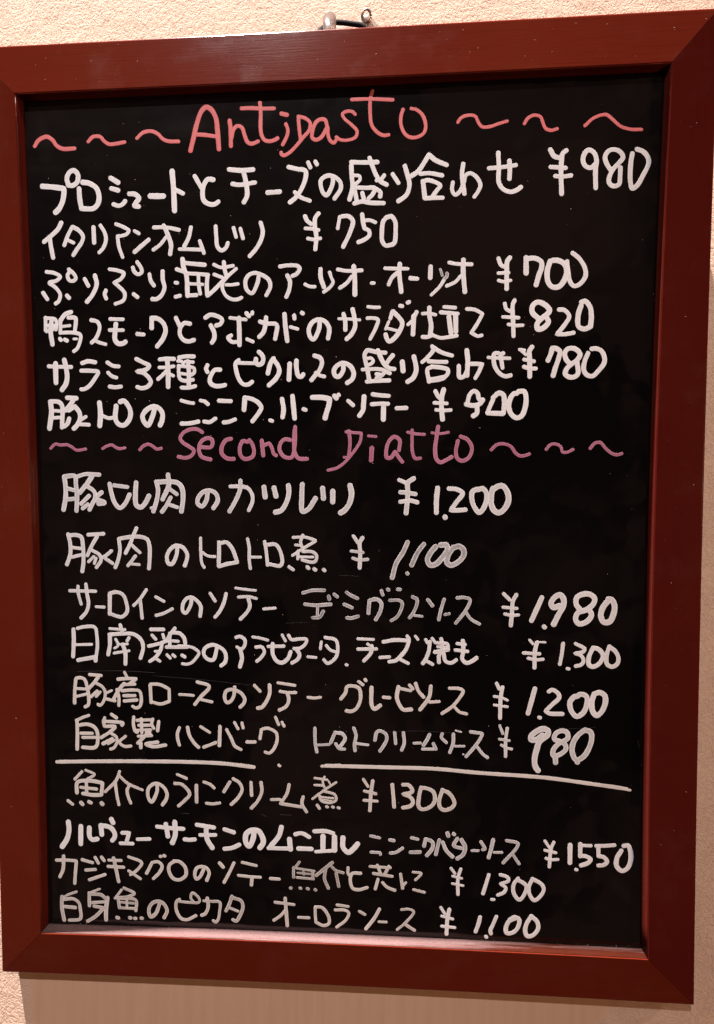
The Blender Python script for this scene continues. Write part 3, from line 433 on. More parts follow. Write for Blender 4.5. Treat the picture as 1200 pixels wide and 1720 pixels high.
   '21.8,0.35;121,-51 150,-95/24.7,0.35;179,-62 161,-95 164,-153 160,-255/18.9,0.35;106,-147 182,-156/20.4,0.35;117,-193 153,-204 211,-200/30.3,1;464,-90 436,-152 392,-225 367,-316/30.2,1;566,-102 529,-151 490,-235/21.7,1;461,-286 465,-291/34.4,0.7;640,-118 608,-158 590,-202 608,-234 644,-227 687,-180 715,-136 708,-107 672,-107/34.2,0.7;751,-121 716,-179 712,-216 737,-234 780,-215 816,-172 815,-136 787,-114 744,-129'),
  ('dish_name', 'white', 'サーロインのソテー デミグラスソース',
   '21.2,0.2;-1754,-418 -1662,-419 -1579,-420/21.2,0.2;-1697,-388 -1698,-426 -1679,-506/24.0,0.2;-1643,-374 -1638,-433 -1629,-502 -1645,-557 -1682,-598/19.7,0.2;-1577,-522 -1524,-525/26.7,0.2;-1483,-435 -1487,-569/23.9,0.2;-1479,-431 -1437,-424 -1395,-441 -1372,-499 -1370,-554 -1406,-588 -1441,-583 -1469,-573/21.0,0.2;-1237,-407 -1277,-464 -1324,-512/22.4,0.2;-1281,-471 -1275,-533 -1270,-595/19.5,0.2;-1176,-453 -1121,-483/20.9,0.2;-1066,-531 -1126,-562 -1175,-576/23.7,0.2;-938,-467 -942,-500 -979,-559 -996,-546 -995,-500 -971,-464 -938,-454 -905,-473 -877,-512 -882,-578/21.0,0.2;-813,-427 -781,-477/23.6,0.2;-708,-429 -725,-491 -756,-550 -783,-582/16.9,0.2;-645,-390 -584,-399 -514,-405/19.5,0.2;-627,-450 -558,-447 -510,-458/23.4,0.2;-562,-460 -553,-509 -573,-548 -616,-594/19.4,0.2;-462,-526 -388,-519/21.8,0.9;-206,-419 -145,-402 -68,-401/23.1,0.9;-194,-492 -126,-498 -27,-491/18.0,0.9;-112,-505 -114,-575/21.8,0.9;-75,-536 -101,-575 -143,-579/23.0,0.9;-40,-440 -36,-459/21.7,0.9;-4,-426 15,-442/21.6,0.9;75,-413 104,-432 145,-451/21.7,0.9;59,-490 110,-512/22.9,0.9;78,-577 103,-579 148,-567/24.1,0.9;215,-546 221,-463! 269,-456 297,-481 291,-532 262,-587/21.5,0.9;298,-401 307,-427/22.7,0.9;339,-392 344,-395/22.7,0.9;402,-391 417,-391/20.2,0.9;351,-462 408,-461 430,-477 424,-518 395,-570 360,-593/21.4,0.7;496,-438 524,-454 521,-492 499,-543 477,-572/16.3,0.7;502,-556 556,-563/22.5,0.7;593,-456 622,-494/21.3,0.7;696,-452 678,-509 662,-583/17.5,0.7;700,-550 728,-544/21.2,0.7;777,-442 821,-439 858,-454 828,-527 769,-604/19.9,0.7;828,-527 865,-577 918,-608'),
  ('price', 'white', '¥1.980',
   '23.0,0.15;1068,-414 1105,-451/25.7,0.15;1146,-420 1126,-458 1120,-534 1114,-615/20.3,0.15;1065,-499 1150,-506/20.3,0.15;1076,-542 1117,-550 1161,-547/31.0,0.15;1304,-436 1278,-498 1242,-582/28.3,0.15;1320,-619 1324,-624/34.9,0.15;1413,-486 1376,-497 1362,-470 1385,-431 1418,-417 1439,-448 1436,-490 1407,-545 1379,-604/33.4,0.15;1540,-509 1516,-475 1519,-434 1552,-413 1599,-412 1629,-440 1620,-474 1580,-509 1527,-530 1514,-572 1535,-599 1582,-585 1611,-543 1600,-515/35.9,0.15;1719,-442 1680,-494 1668,-549 1688,-587 1722,-583 1747,-528 1750,-480 1732,-445 1712,-442'),
  ('dish_name', 'white', '日南鶏のアラビアータ.チーズ焼き',
   '27.0,0.1;-1737,-676 -1737,-752 -1745,-857/22.7,0.1;-1709,-668 -1662,-657 -1591,-660 -1579,-715 -1577,-785 -1586,-848/18.5,0.1;-1723,-778 -1616,-774/27.0,0.1;-1711,-881 -1654,-870 -1590,-858! -1592,-883/18.3,0.1;-1489,-667 -1387,-673/23.9,0.1;-1418,-642 -1405,-685/26.8,0.1;-1490,-707 -1492,-777 -1505,-840/25.3,0.1;-1494,-707 -1423,-701 -1325,-704 -1277,-746 -1268,-794 -1287,-861/18.3,0.1;-1452,-738 -1436,-765/16.9,0.1;-1439,-772 -1372,-768/21.1,0.1;-1361,-726 -1375,-747/16.9,0.1;-1461,-797 -1440,-786/18.3,0.1;-1465,-830 -1363,-813/26.8,0.1;-1404,-772 -1388,-831 -1390,-901/25.1,0.1;-1212,-669 -1128,-668/21.0,0.1;-1206,-707 -1182,-734/20.9,0.1;-1133,-702 -1126,-727/23.8,0.1;-1229,-780 -1158,-762 -1109,-744/23.8,0.1;-1141,-768 -1152,-807 -1188,-856 -1224,-881/18.2,0.1;-1187,-814 -1166,-814/21.0,0.1;-1178,-866 -1157,-879/23.7,0.1;-1052,-660 -1080,-695 -1109,-744/23.7,0.1;-1087,-695 -1089,-771/25.0,0.1;-1073,-688 -1018,-694 -990,-728 -984,-770/20.9,0.1;-1067,-743 -1032,-746/23.7,0.1;-1110,-785 -1040,-784 -971,-782/20.9,0.1;-1108,-837 -1087,-858/20.9,0.1;-1069,-836 -1055,-847/19.9,0.1;-1030,-776 -977,-777 -925,-791 -895,-820 -913,-853 -946,-887 -980,-897 -1006,-894/22.5,0.1;-1008,-838 -989,-849/25.0,0.1;-773,-779 -801,-865 -840,-859 -863,-826 -852,-787 -805,-766 -766,-776 -727,-805 -715,-844 -725,-883 -749,-903/22.2,0.1;-647,-715 -621,-708 -589,-731 -592,-770 -609,-790/19.6,0.1;-642,-777 -622,-790/26.2,0.1;-622,-790 -610,-849 -624,-908/19.5,0.1;-536,-710 -491,-716 -439,-730/22.2,0.1;-517,-777 -478,-776 -462,-807 -486,-847 -512,-870/22.1,0.1;-436,-771 -335,-768/26.0,0.1;-407,-754 -407,-819 -382,-865 -349,-877 -310,-851 -290,-805/18.1,0.1;-344,-695 -323,-734/22.0,0.1;-302,-697 -283,-723 -231,-719 -186,-722 -193,-751 -232,-781 -267,-783/24.6,0.1;-251,-788 -232,-823 -245,-853 -281,-877/19.4,0.1;-177,-835 -126,-839/19.3,0.1;-90,-737 -96,-782/21.8,0.1;-64,-707 3,-723 16,-761 9,-826 -26,-866 -52,-876 -74,-853/19.3,0.1;-58,-759 -32,-788 -0,-800/19.2,0.1;70,-883 76,-885/19.1,0.1;147,-713 246,-716/21.7,0.1;147,-780 265,-777/19.1,0.1;208,-746 227,-758/24.2,0.1;236,-758 230,-803 185,-856/21.9,0.1;289,-833 348,-828/24.8,0.1;311,-731 381,-718 475,-720! 453,-780 410,-832 388,-851 348,-859/21.8,0.1;417,-843 468,-868/20.3,0.1;461,-691 475,-709/18.8,0.1;515,-692 530,-712/20.3,0.1;580,-712 591,-733/20.2,0.1;620,-704 642,-733/24.6,0.1;606,-726 598,-792 577,-844 562,-867/21.7,0.1;588,-852 624,-872/24.5,0.1;678,-707 685,-776 664,-814 664,-858/21.6,0.1;656,-733 717,-739 721,-776/26.0,0.1;638,-792 721,-776/24.5,0.1;692,-798 707,-850 743,-860 772,-841/18.8,0.1;656,-758 714,-760/21.6,0.1;779,-735 829,-741/23.0,0.1;768,-777 844,-785/25.9,0.1;814,-716 818,-782 811,-833 837,-859 873,-847 901,-826'),
  ('price', 'white', '¥1.300',
   '17.2,0.1;1232,-706 1253,-731/13.5,0.1;1275,-717 1330,-720/25.9,0.1;1278,-721 1266,-775 1264,-883/22.2,0.1;1195,-789 1294,-794/20.9,0.1;1224,-823 1276,-832 1316,-828/23.3,0.1;1439,-725 1432,-792 1421,-858/20.8,0.1;1467,-885 1477,-887/23.2,0.1;1517,-726 1572,-758 1563,-777 1512,-787! 1552,-802 1567,-834 1553,-859 1519,-869/28.0,0.1;1624,-751 1600,-808 1601,-859 1626,-871 1668,-845 1685,-794 1654,-757 1624,-751/26.7,0.1;1724,-740 1710,-787 1711,-851 1741,-869 1774,-850 1780,-812 1758,-768 1724,-743'),
  ('dish_name', 'warm', '豚肩ロースのソテー グレービーソース',
   '23.1,0.15;-1731,-1010 -1740,-1080 -1744,-1171/23.1,0.15;-1727,-1003 -1700,-999 -1673,-1009 -1654,-1065 -1646,-1139 -1651,-1183 -1672,-1196/19.0,0.15;-1726,-1073 -1665,-1075/19.0,0.15;-1727,-1126 -1659,-1109/21.7,0.15;-1635,-977 -1557,-982/24.4,0.15;-1578,-994 -1606,-1031 -1641,-1068/20.3,0.15;-1599,-1031 -1552,-1057 -1533,-1090 -1542,-1150 -1570,-1184 -1583,-1178/20.3,0.15;-1587,-1087 -1632,-1128/19.0,0.15;-1567,-1094 -1595,-1124/17.6,0.15;-1489,-1082 -1533,-1103/20.3,0.15;-1534,-1137 -1467,-1152/18.8,0.15;-1398,-957 -1382,-987/22.9,0.15;-1443,-1005 -1382,-999 -1322,-1000/22.8,0.15;-1322,-1002 -1363,-1033/21.5,0.15;-1404,-1041 -1330,-1036/24.3,0.15;-1403,-1034 -1438,-1075 -1474,-1135/21.6,0.15;-1452,-1075 -1440,-1128 -1442,-1182/21.5,0.15;-1418,-1082 -1344,-1076 -1300,-1082 -1288,-1138 -1300,-1185 -1327,-1196 -1347,-1186/21.5,0.15;-1406,-1115 -1331,-1113/22.9,0.15;-1403,-1151 -1319,-1142/22.8,0.15;-1226,-1041 -1222,-1157/21.4,0.15;-1222,-1034 -1162,-1036 -1099,-1065! -1099,-1148! -1158,-1166 -1218,-1154/18.6,0.15;-1030,-1100 -984,-1101 -937,-1105/23.2,0.15;-909,-1014 -833,-1037 -833,-1054 -888,-1113 -928,-1164/19.9,0.15;-892,-1130 -814,-1145/23.0,0.15;-661,-1043 -669,-1105 -694,-1142 -715,-1147 -729,-1114 -718,-1072 -689,-1060 -648,-1067 -615,-1087 -595,-1124 -604,-1153 -627,-1176/21.3,0.15;-530,-1030 -494,-1068/24.5,0.15;-430,-1026 -431,-1083 -452,-1133 -485,-1175 -510,-1180/19.5,0.15;-375,-1010 -265,-1025/21.1,0.15;-361,-1066 -313,-1073 -260,-1072/22.8,0.15;-313,-1081 -305,-1122 -322,-1164 -367,-1191/19.4,0.15;-179,-1102 -138,-1106 -98,-1100/23.1,0.15;35,-1108 66,-1064 74,-1029 101,-1021 151,-1035 163,-1078 155,-1133 131,-1173 100,-1189 70,-1186/21.5,0.15;151,-992 177,-1012/21.5,0.15;192,-978 197,-985/26.1,0.15;233,-1030 235,-1147 251,-1170 289,-1146/21.4,0.15;310,-1092 350,-1095/25.9,0.15;406,-1023 396,-1089 411,-1136 438,-1170 488,-1168/19.8,0.15;412,-1031 484,-1046/21.3,0.15;478,-1010 498,-1033/22.8,0.15;516,-998 533,-1044 567,-1086/24.3,0.15;613,-1015 605,-1077 583,-1117 545,-1168/19.7,0.15;606,-1118 666,-1113/21.1,0.15;732,-1025 794,-1027 818,-1042 794,-1089 749,-1144 685,-1191/19.6,0.15;765,-1148 795,-1178 840,-1190'),
  ('price', 'white', '¥1.200',
   '23.3,0.15;1029,-989 1045,-1023/24.7,0.15;1066,-1012 1055,-1079 1052,-1213/17.8,0.15;1014,-1073 1059,-1079 1097,-1096/17.8,0.15;1015,-1128 1059,-1134 1097,-1138/30.0,0.15;1268,-1018 1250,-1089 1227,-1178/23.1,0.15;1296,-1202 1303,-1205/27.1,0.15;1355,-1034 1375,-1023 1412,-1044 1420,-1072 1380,-1115 1336,-1161! 1360,-1175 1441,-1177/32.4,0.15;1514,-1063 1488,-1098 1495,-1154 1530,-1192 1570,-1167 1592,-1110 1588,-1061 1554,-1048 1528,-1063/33.6,0.15;1635,-1046 1622,-1103 1630,-1159 1654,-1183 1684,-1157 1706,-1094 1699,-1052 1668,-1035 1642,-1043'),
  ('dish_name', 'warm', '自家製ハンバーグ トマトクリームソース',
   '20.4,0.15;-1650,-1254 -1687,-1267 -1736,-1289/24.6,0.15;-1732,-1289 -1731,-1363 -1736,-1485/24.5,0.15;-1723,-1322 -1668,-1314 -1621,-1327 -1596,-1360 -1599,-1454 -1618,-1472 -1697,-1472/21.8,0.15;-1708,-1376 -1629,-1375/20.5,0.15;-1695,-1404 -1610,-1402/23.0,0.15;-1493,-1243 -1460,-1266/21.7,0.15;-1541,-1268 -1549,-1291 -1543,-1325/23.0,0.15;-1539,-1291 -1417,-1302 -1424,-1315/23.1,0.15;-1540,-1325 -1472,-1327 -1500,-1357 -1569,-1403/20.4,0.15;-1500,-1371 -1464,-1397 -1461,-1431 -1486,-1472 -1506,-1479/25.8,0.15;-1494,-1411 -1556,-1443/20.4,0.15;-1481,-1418 -1522,-1442/20.3,0.15;-1402,-1389 -1444,-1430 -1414,-1457 -1367,-1455/21.6,0.15;-1342,-1257 -1346,-1300 -1334,-1354 -1321,-1360/21.5,0.15;-1322,-1280 -1221,-1274/21.5,0.15;-1214,-1270 -1222,-1304 -1209,-1331/21.5,0.15;-1309,-1313 -1235,-1311/21.6,0.15;-1292,-1269 -1290,-1363/18.9,0.15;-1324,-1347 -1229,-1341/22.8,0.15;-1174,-1286 -1183,-1347/20.2,0.15;-1315,-1387 -1224,-1381/22.9,0.15;-1236,-1351 -1278,-1393 -1319,-1434/24.3,0.15;-1299,-1433 -1300,-1464/22.9,0.15;-1184,-1424 -1265,-1439 -1225,-1455 -1131,-1443/26.9,0.15;-1257,-1362 -1237,-1368/21.4,0.15;-1035,-1323 -1049,-1360 -1047,-1407 -1037,-1440/22.7,0.15;-980,-1319 -969,-1372 -937,-1425 -909,-1452/18.6,0.15;-893,-1313 -832,-1350/21.3,0.15;-874,-1451 -794,-1418/23.9,0.15;-763,-1310 -769,-1437/21.2,0.15;-719,-1329 -690,-1385 -665,-1438 -626,-1460/19.8,0.15;-666,-1280 -643,-1321/19.8,0.15;-616,-1282 -609,-1315/22.4,0.15;-585,-1408 -532,-1407/21.0,0.15;-498,-1384 -487,-1321! -446,-1313 -391,-1342 -385,-1391 -408,-1451 -438,-1479 -464,-1473/19.6,0.15;-394,-1239 -374,-1288/19.6,0.15;-351,-1271 -338,-1297'),
  ('dish_name', 'white', 'トマトクリームソース',
   '20.8,0.5;-136,-1306 -134,-1411 -124,-1464/16.9,0.5;-127,-1418 -43,-1412/22.0,0.5;-3,-1329 -33,-1399/23.3,0.5;3,-1332 42,-1338 61,-1367 41,-1407 22,-1427/19.4,0.5;-1,-1405 22,-1437 57,-1440/21.9,0.5;118,-1299 132,-1346 122,-1405 125,-1448/18.0,0.5;132,-1400 209,-1408/21.8,0.5;254,-1376 267,-1323 286,-1313 325,-1335 331,-1367 305,-1420 286,-1447/20.4,0.5;382,-1323 388,-1395/21.7,0.5;438,-1322 443,-1391 427,-1437/17.8,0.5;506,-1390 548,-1387/24.1,0.5;605,-1331 592,-1361 567,-1401/19.1,0.5;561,-1427 630,-1425/21.6,0.5;630,-1389 646,-1425/20.2,0.5;687,-1323 681,-1346 713,-1381/21.5,0.5;758,-1324 756,-1383 735,-1445/16.4,0.5;770,-1403 826,-1401/11.3,0.5;772,-1300 807,-1309/11.4,0.5;820,-1454 822,-1456/21.4,0.5;867,-1306 907,-1311 939,-1317 933,-1340 896,-1399 839,-1469/20.1,0.5;905,-1399 946,-1450 975,-1472'),
  ('price', 'white', '¥980',
   '17.5,0.35;1051,-1262 1070,-1314/21.2,0.35;1098,-1278 1089,-1349 1089,-1462/17.5,0.35;1049,-1350 1111,-1358/17.5,0.35;1062,-1388 1090,-1404 1127,-1413/36.0,0.35;1319,-1318 1282,-1347 1248,-1348 1248,-1326 1282,-1293 1325,-1276 1353,-1288 1350,-1317 1301,-1360 1283,-1415 1271,-1480 1278,-1525 1294,-1548/30.9,0.35;1425,-1354 1394,-1341 1399,-1309 1436,-1286 1470,-1295 1477,-1333 1425,-1366 1388,-1412 1389,-1448 1426,-1441 1466,-1404 1459,-1372 1437,-1360/34.1,0.35;1401,-1457 1403,-1493/33.2,0.35;1584,-1276 1541,-1312 1511,-1364 1506,-1422 1531,-1473 1574,-1453 1604,-1407 1625,-1336 1618,-1291 1584,-1278/30.8,0.35;1538,-1473 1539,-1489'),
  ('underline', 'warm', 'left',
   '23.1,0.1;-1879,-1577 -1828,-1573/25.5,0.1;-1857,-1575 -1655,-1567 -1299,-1557 -946,-1553 -736,-1558 -542,-1576'),
  ('underline', 'warm', 'right',
   '20.0,0.1;-92,-1558 26,-1548/24.6,0.1;-65,-1554 279,-1554 637,-1555 903,-1573 1341,-1594 1602,-1623 1774,-1643 1846,-1653/17.1,0.1;1857,-1659 1869,-1660'),
  ('dish_name', 'warm', '魚介のうにクリーム煮',
   '19.6,0.25;-1708,-1639 -1759,-1693/18.1,0.25;-1682,-1628 -1622,-1656 -1672,-1689/25.6,0.25;-1747,-1785 -1741,-1714 -1654,-1700 -1568,-1712! -1578,-1795! -1642,-1797 -1705,-1789/22.6,0.25;-1680,-1704 -1679,-1787/21.1,0.25;-1719,-1747 -1610,-1756/22.7,0.25;-1809,-1842 -1779,-1865/27.2,0.25;-1720,-1852 -1710,-1863/24.2,0.25;-1666,-1845 -1651,-1852/27.1,0.25;-1579,-1852 -1572,-1859/21.0,0.25;-1449,-1631 -1473,-1691 -1551,-1772/19.4,0.25;-1454,-1657 -1399,-1708 -1340,-1736 -1296,-1752/21.0,0.25;-1481,-1699 -1472,-1788 -1459,-1859/20.9,0.25;-1385,-1726 -1400,-1756 -1394,-1801 -1377,-1845/23.8,0.25;-1195,-1713 -1196,-1758 -1235,-1833 -1256,-1804 -1255,-1744 -1228,-1714 -1198,-1705 -1154,-1726 -1129,-1770 -1134,-1808 -1161,-1850/19.2,0.25;-1056,-1640 -994,-1666/22.2,0.25;-1075,-1702 -1029,-1706 -975,-1770 -1011,-1817 -1052,-1854/24.1,0.25;-929,-1711 -929,-1823/20.0,0.25;-878,-1686 -838,-1700 -809,-1725/20.1,0.25;-863,-1830 -821,-1833 -773,-1825/22.0,0.25;-703,-1681 -744,-1748/21.9,0.25;-680,-1658 -639,-1685 -622,-1729 -650,-1786 -696,-1833/21.8,0.25;-562,-1680 -559,-1768/21.8,0.25;-495,-1678 -491,-1741 -521,-1807 -562,-1854/19.8,0.25;-427,-1792 -373,-1789/21.7,0.25;-309,-1687 -323,-1746 -368,-1817! -304,-1825 -230,-1835/21.6,0.25;-217,-1767 -225,-1813 -196,-1867/15.6,0.25;-75,-1628 -87,-1659 -77,-1698/15.6,0.25;-140,-1638 -57,-1648/15.6,0.25;1,-1663 -77,-1718 -156,-1779/15.7,0.25;-141,-1685 -87,-1687/17.6,0.25;-112,-1749 -97,-1789 -39,-1802 0,-1781 -9,-1746 -87,-1724/13.7,0.25;-97,-1764 -19,-1771/11.7,0.25;-88,-1780 -29,-1789/19.6,0.25;-125,-1820 -110,-1841/19.6,0.25;-63,-1828 -57,-1830/19.6,0.25;-24,-1829 -18,-1831/19.5,0.25;12,-1833 20,-1835/11.7,0.25;-48,-1658 -38,-1677'),
  ('price', 'warm', '¥1300',
   '19.6,0.25;179,-1639 208,-1685/23.3,0.25;240,-1647 228,-1726 220,-1846/20.9,0.25;186,-1716 259,-1732/19.6,0.25;182,-1778 268,-1781/24.4,0.25;366,-1668 372,-1734 378,-1816/25.6,0.25;436,-1666 472,-1668 496,-1705 478,-1721 436,-1728! 484,-1749 500,-1780 484,-1806 436,-1819/25.5,0.25;551,-1682 539,-1741 536,-1804 551,-1823 588,-1821 630,-1789 642,-1751 630,-1707 593,-1687 551,-1682/25.4,0.25;690,-1693 669,-1763 673,-1806 697,-1827 745,-1813 766,-1785 757,-1747 727,-1711 693,-1696'),
  ('dish_name', 'white', 'ノルウェーサーモンのムニエル',
   '35.0,0;-1813,-1990 -1810,-2043 -1824,-2104 -1861,-2163/33.4,0;-1727,-2017 -1731,-2139/33.3,0;-1668,-2025 -1668,-2084 -1650,-2106 -1616,-2101/33.2,0;-1587,-2005 -1583,-2069/31.7,0;-1583,-2005 -1523,-2018 -1494,-2055 -1495,-2085 -1511,-2107/34.6,0;-1514,-1961 -1503,-1984/27.1,0;-1441,-2052 -1393,-2050! -1413,-2112/25.6,0;-1455,-2125 -1372,-2125/25.5,0;-1337,-2093 -1255,-2088/28.3,0;-1201,-2001 -1119,-2008 -1023,-2010/32.8,0;-1141,-1983 -1129,-2065/34.2,0;-1080,-1966 -1079,-2056 -1099,-2109/29.3,0;-1015,-2082 -984,-2084 -947,-2080/29.1,0;-930,-1979 -816,-1994/25.0,0;-910,-2049 -806,-2045/33.3,0;-868,-1993 -864,-2072 -829,-2134/29.0,0;-744,-2004 -682,-2023/29.0,0;-746,-2138 -694,-2129 -647,-2106/35.0,0;-546,-2008 -553,-2061 -580,-2114 -600,-2094 -599,-2031 -558,-2003 -517,-2007 -487,-2058 -487,-2090 -508,-2122/32.8,0;-363,-1976 -379,-2034 -436,-2109/26.7,0;-451,-2122 -313,-2120/34.8,0;-310,-2058 -305,-2125/28.5,0;-271,-2022 -230,-2013 -180,-2037/30.6,0;-252,-2118 -165,-2118/28.4,0;-144,-1997 -68,-1994 -22,-2006/34.5,0;-88,-2029 -89,-2118/24.4,0;-135,-2135 -28,-2124/36.5,0;-12,-2032 -13,-2120/34.4,0;43,-2035 45,-2102 78,-2132 114,-2105 139,-2073'),
  ('dish_name', 'white', 'ニンニクバターソース',
   '19.9,0.55;225,-2016 283,-2027/20.0,0.55;227,-2125 288,-2129 288,-2139/23.5,0.55;351,-2038 376,-2042/21.7,0.55;354,-2127 392,-2119 432,-2091/21.6,0.55;491,-2019 531,-2027/23.4,0.55;484,-2116 545,-2113/23.3,0.55;581,-2025 572,-2072/25.1,0.55;585,-2025 626,-2043 626,-2084 590,-2134/23.3,0.55;670,-2027 648,-2125/25.0,0.55;693,-2043 715,-2095 756,-2137/25.0,0.55;722,-1979 728,-1999/23.2,0.55;761,-1982 767,-1987/23.2,0.55;786,-2014 764,-2061 813,-2078/26.7,0.55;813,-2022 836,-2068 823,-2119 787,-2148/17.8,0.55;880,-2091 920,-2090/21.3,0.55;938,-2031 963,-2077 949,-2082/24.8,0.55;1015,-2015 1004,-2071 987,-2134/17.7,0.55;1022,-2098 1071,-2096/21.2,0.55;1101,-2016 1172,-2032 1168,-2056 1080,-2165/19.4,0.55;1137,-2103 1182,-2168'),
  ('price', 'white', '¥1.550',
   '19.1,0;1343,-2010 1372,-2054/22.5,0;1399,-2017 1383,-2059 1373,-2181/20.3,0;1344,-2072 1412,-2086/20.3,0;1352,-2125 1376,-2133 1426,-2130/30.3,0;1502,-2031 1502,-2149/22.4,0;1540,-2192 1546,-2194/28.0,0;1565,-2023 1566,-2103!/22.3,0;1565,-2032 1632,-2032/28.0,0;1566,-2100 1605,-2104 1631,-2121 1617,-2145 1573,-2164/24.5,0;1665,-2031 1721,-2029 1779,-2022/25.6,0;1679,-2037 1680,-2098!/26.7,0;1683,-2098 1717,-2106 1734,-2135 1712,-2156 1681,-2160/29.9,0;1821,-2058 1795,-2109 1796,-2162 1829,-2190 1862,-2171 1881,-2117 1877,-2053 1862,-2021 1837,-2025'),
  ('dish_name', 'warm', 'カジキマグロのソテー 魚介と共に',
   '22.6,0.25;-1904,-2259 -1833,-2256 -1765,-2259! -1775,-2348 -1781,-2417/24.3,0.25;-1853,-2229 -1861,-2325 -1884,-2374/22.5,0.25;-1724,-2249 -1653,-2267/22.4,0.25;-1633,-2230 -1613,-2268/24.1,0.25;-1589,-2226 -1572,-2249/22.5,0.25;-1701,-2320 -1634,-2313/22.4,0.25;-1677,-2387 -1568,-2346/20.6,0.25;-1539,-2245 -1454,-2245/22.3,0.25;-1545,-2289 -1438,-2291/24.1,0.25;-1506,-2229 -1490,-2311 -1475,-2392/20.5,0.25;-1402,-2217 -1313,-2254 -1344,-2305 -1392,-2341/20.5,0.25;-1404,-2314 -1324,-2366/22.1,0.25;-1281,-2327 -1240,-2249! -1198,-2244 -1173,-2273 -1191,-2316 -1234,-2361/22.1,0.25;-1184,-2206 -1180,-2206/23.8,0.25;-1159,-2200 -1154,-2202/23.7,0.25;-1087,-2235 -1122,-2262 -1127,-2305 -1098,-2356 -1056,-2363 -1013,-2331 -1016,-2275 -1054,-2238 -1092,-2235/22.9,0.25;-886,-2275 -917,-2338 -941,-2353 -951,-2319 -936,-2277 -899,-2266 -866,-2278 -853,-2308 -870,-2360/24.2,0.25;-781,-2237 -758,-2264/21.5,0.25;-684,-2232 -718,-2303 -753,-2369/20.0,0.25;-629,-2226 -534,-2245/20.0,0.25;-655,-2316 -578,-2322 -508,-2324/24.0,0.25;-564,-2331 -569,-2379/21.3,0.25;-440,-2330 -382,-2332/17.2,0.8;-246,-2209 -276,-2250/18.9,0.8;-285,-2250 -286,-2316/15.4,0.8;-263,-2254 -148,-2267/18.8,0.8;-157,-2267 -157,-2320/17.2,0.8;-264,-2315 -153,-2322/13.7,0.8;-259,-2284 -174,-2290/13.7,0.8;-221,-2261 -217,-2296/20.7,0.8;-308,-2390 -303,-2390/20.6,0.8;-243,-2388 -238,-2389/20.6,0.8;-194,-2389 -188,-2392/20.6,0.8;-143,-2394 -138,-2397/22.2,0.8;-28,-2205 -135,-2297/18.7,0.8;-41,-2223 -7,-2257 44,-2273/20.5,0.8;-71,-2246 -80,-2317 -55,-2382/20.5,0.8;-3,-2279 14,-2366/20.4,0.3;76,-2236 76,-2276 90,-2293/22.1,0.3;158,-2271 103,-2275 90,-2319 107,-2375 145,-2383 200,-2366/18.6,0.3;220,-2222 353,-2226/20.3,0.3;268,-2212 289,-2267/20.2,0.3;344,-2217 319,-2266/20.3,0.3;243,-2269 365,-2284/20.3,0.3;272,-2308 254,-2374/20.3,0.3;302,-2328 331,-2358 382,-2378/20.2,0.3;420,-2267 433,-2362/16.8,0.3;454,-2322 433,-2349/16.8,0.3;500,-2249 554,-2257 516,-2302/18.5,0.3;504,-2368 575,-2384'),
  ('price', 'white', '¥1.300',
   '18.4,0.1;746,-2214 772,-2249/21.9,0.1;809,-2217 792,-2278 792,-2389/17.3,0.1;757,-2267 815,-2280/17.3,0.1;755,-2317 824,-2328/24.0,0.1;989,-2249 973,-2307 953,-2377/21.7,0.1;1009,-2413 1022,-2413/22.8,0.1;1063,-2245 1109,-2260 1115,-2283 1064,-2306! 1098,-2332 1087,-2362 1048,-2382/25.0,0.1;1177,-2266 1149,-2306 1150,-2366 1185,-2409 1218,-2369 1229,-2315 1200,-2289 1172,-2278/24.9,0.1;1268,-2265 1246,-2320 1252,-2373 1281,-2408 1315,-2383 1340,-2334 1325,-2299 1268,-2265'),
  ('dish_name', 'warm', '白身魚のピカタ オーロラソース',
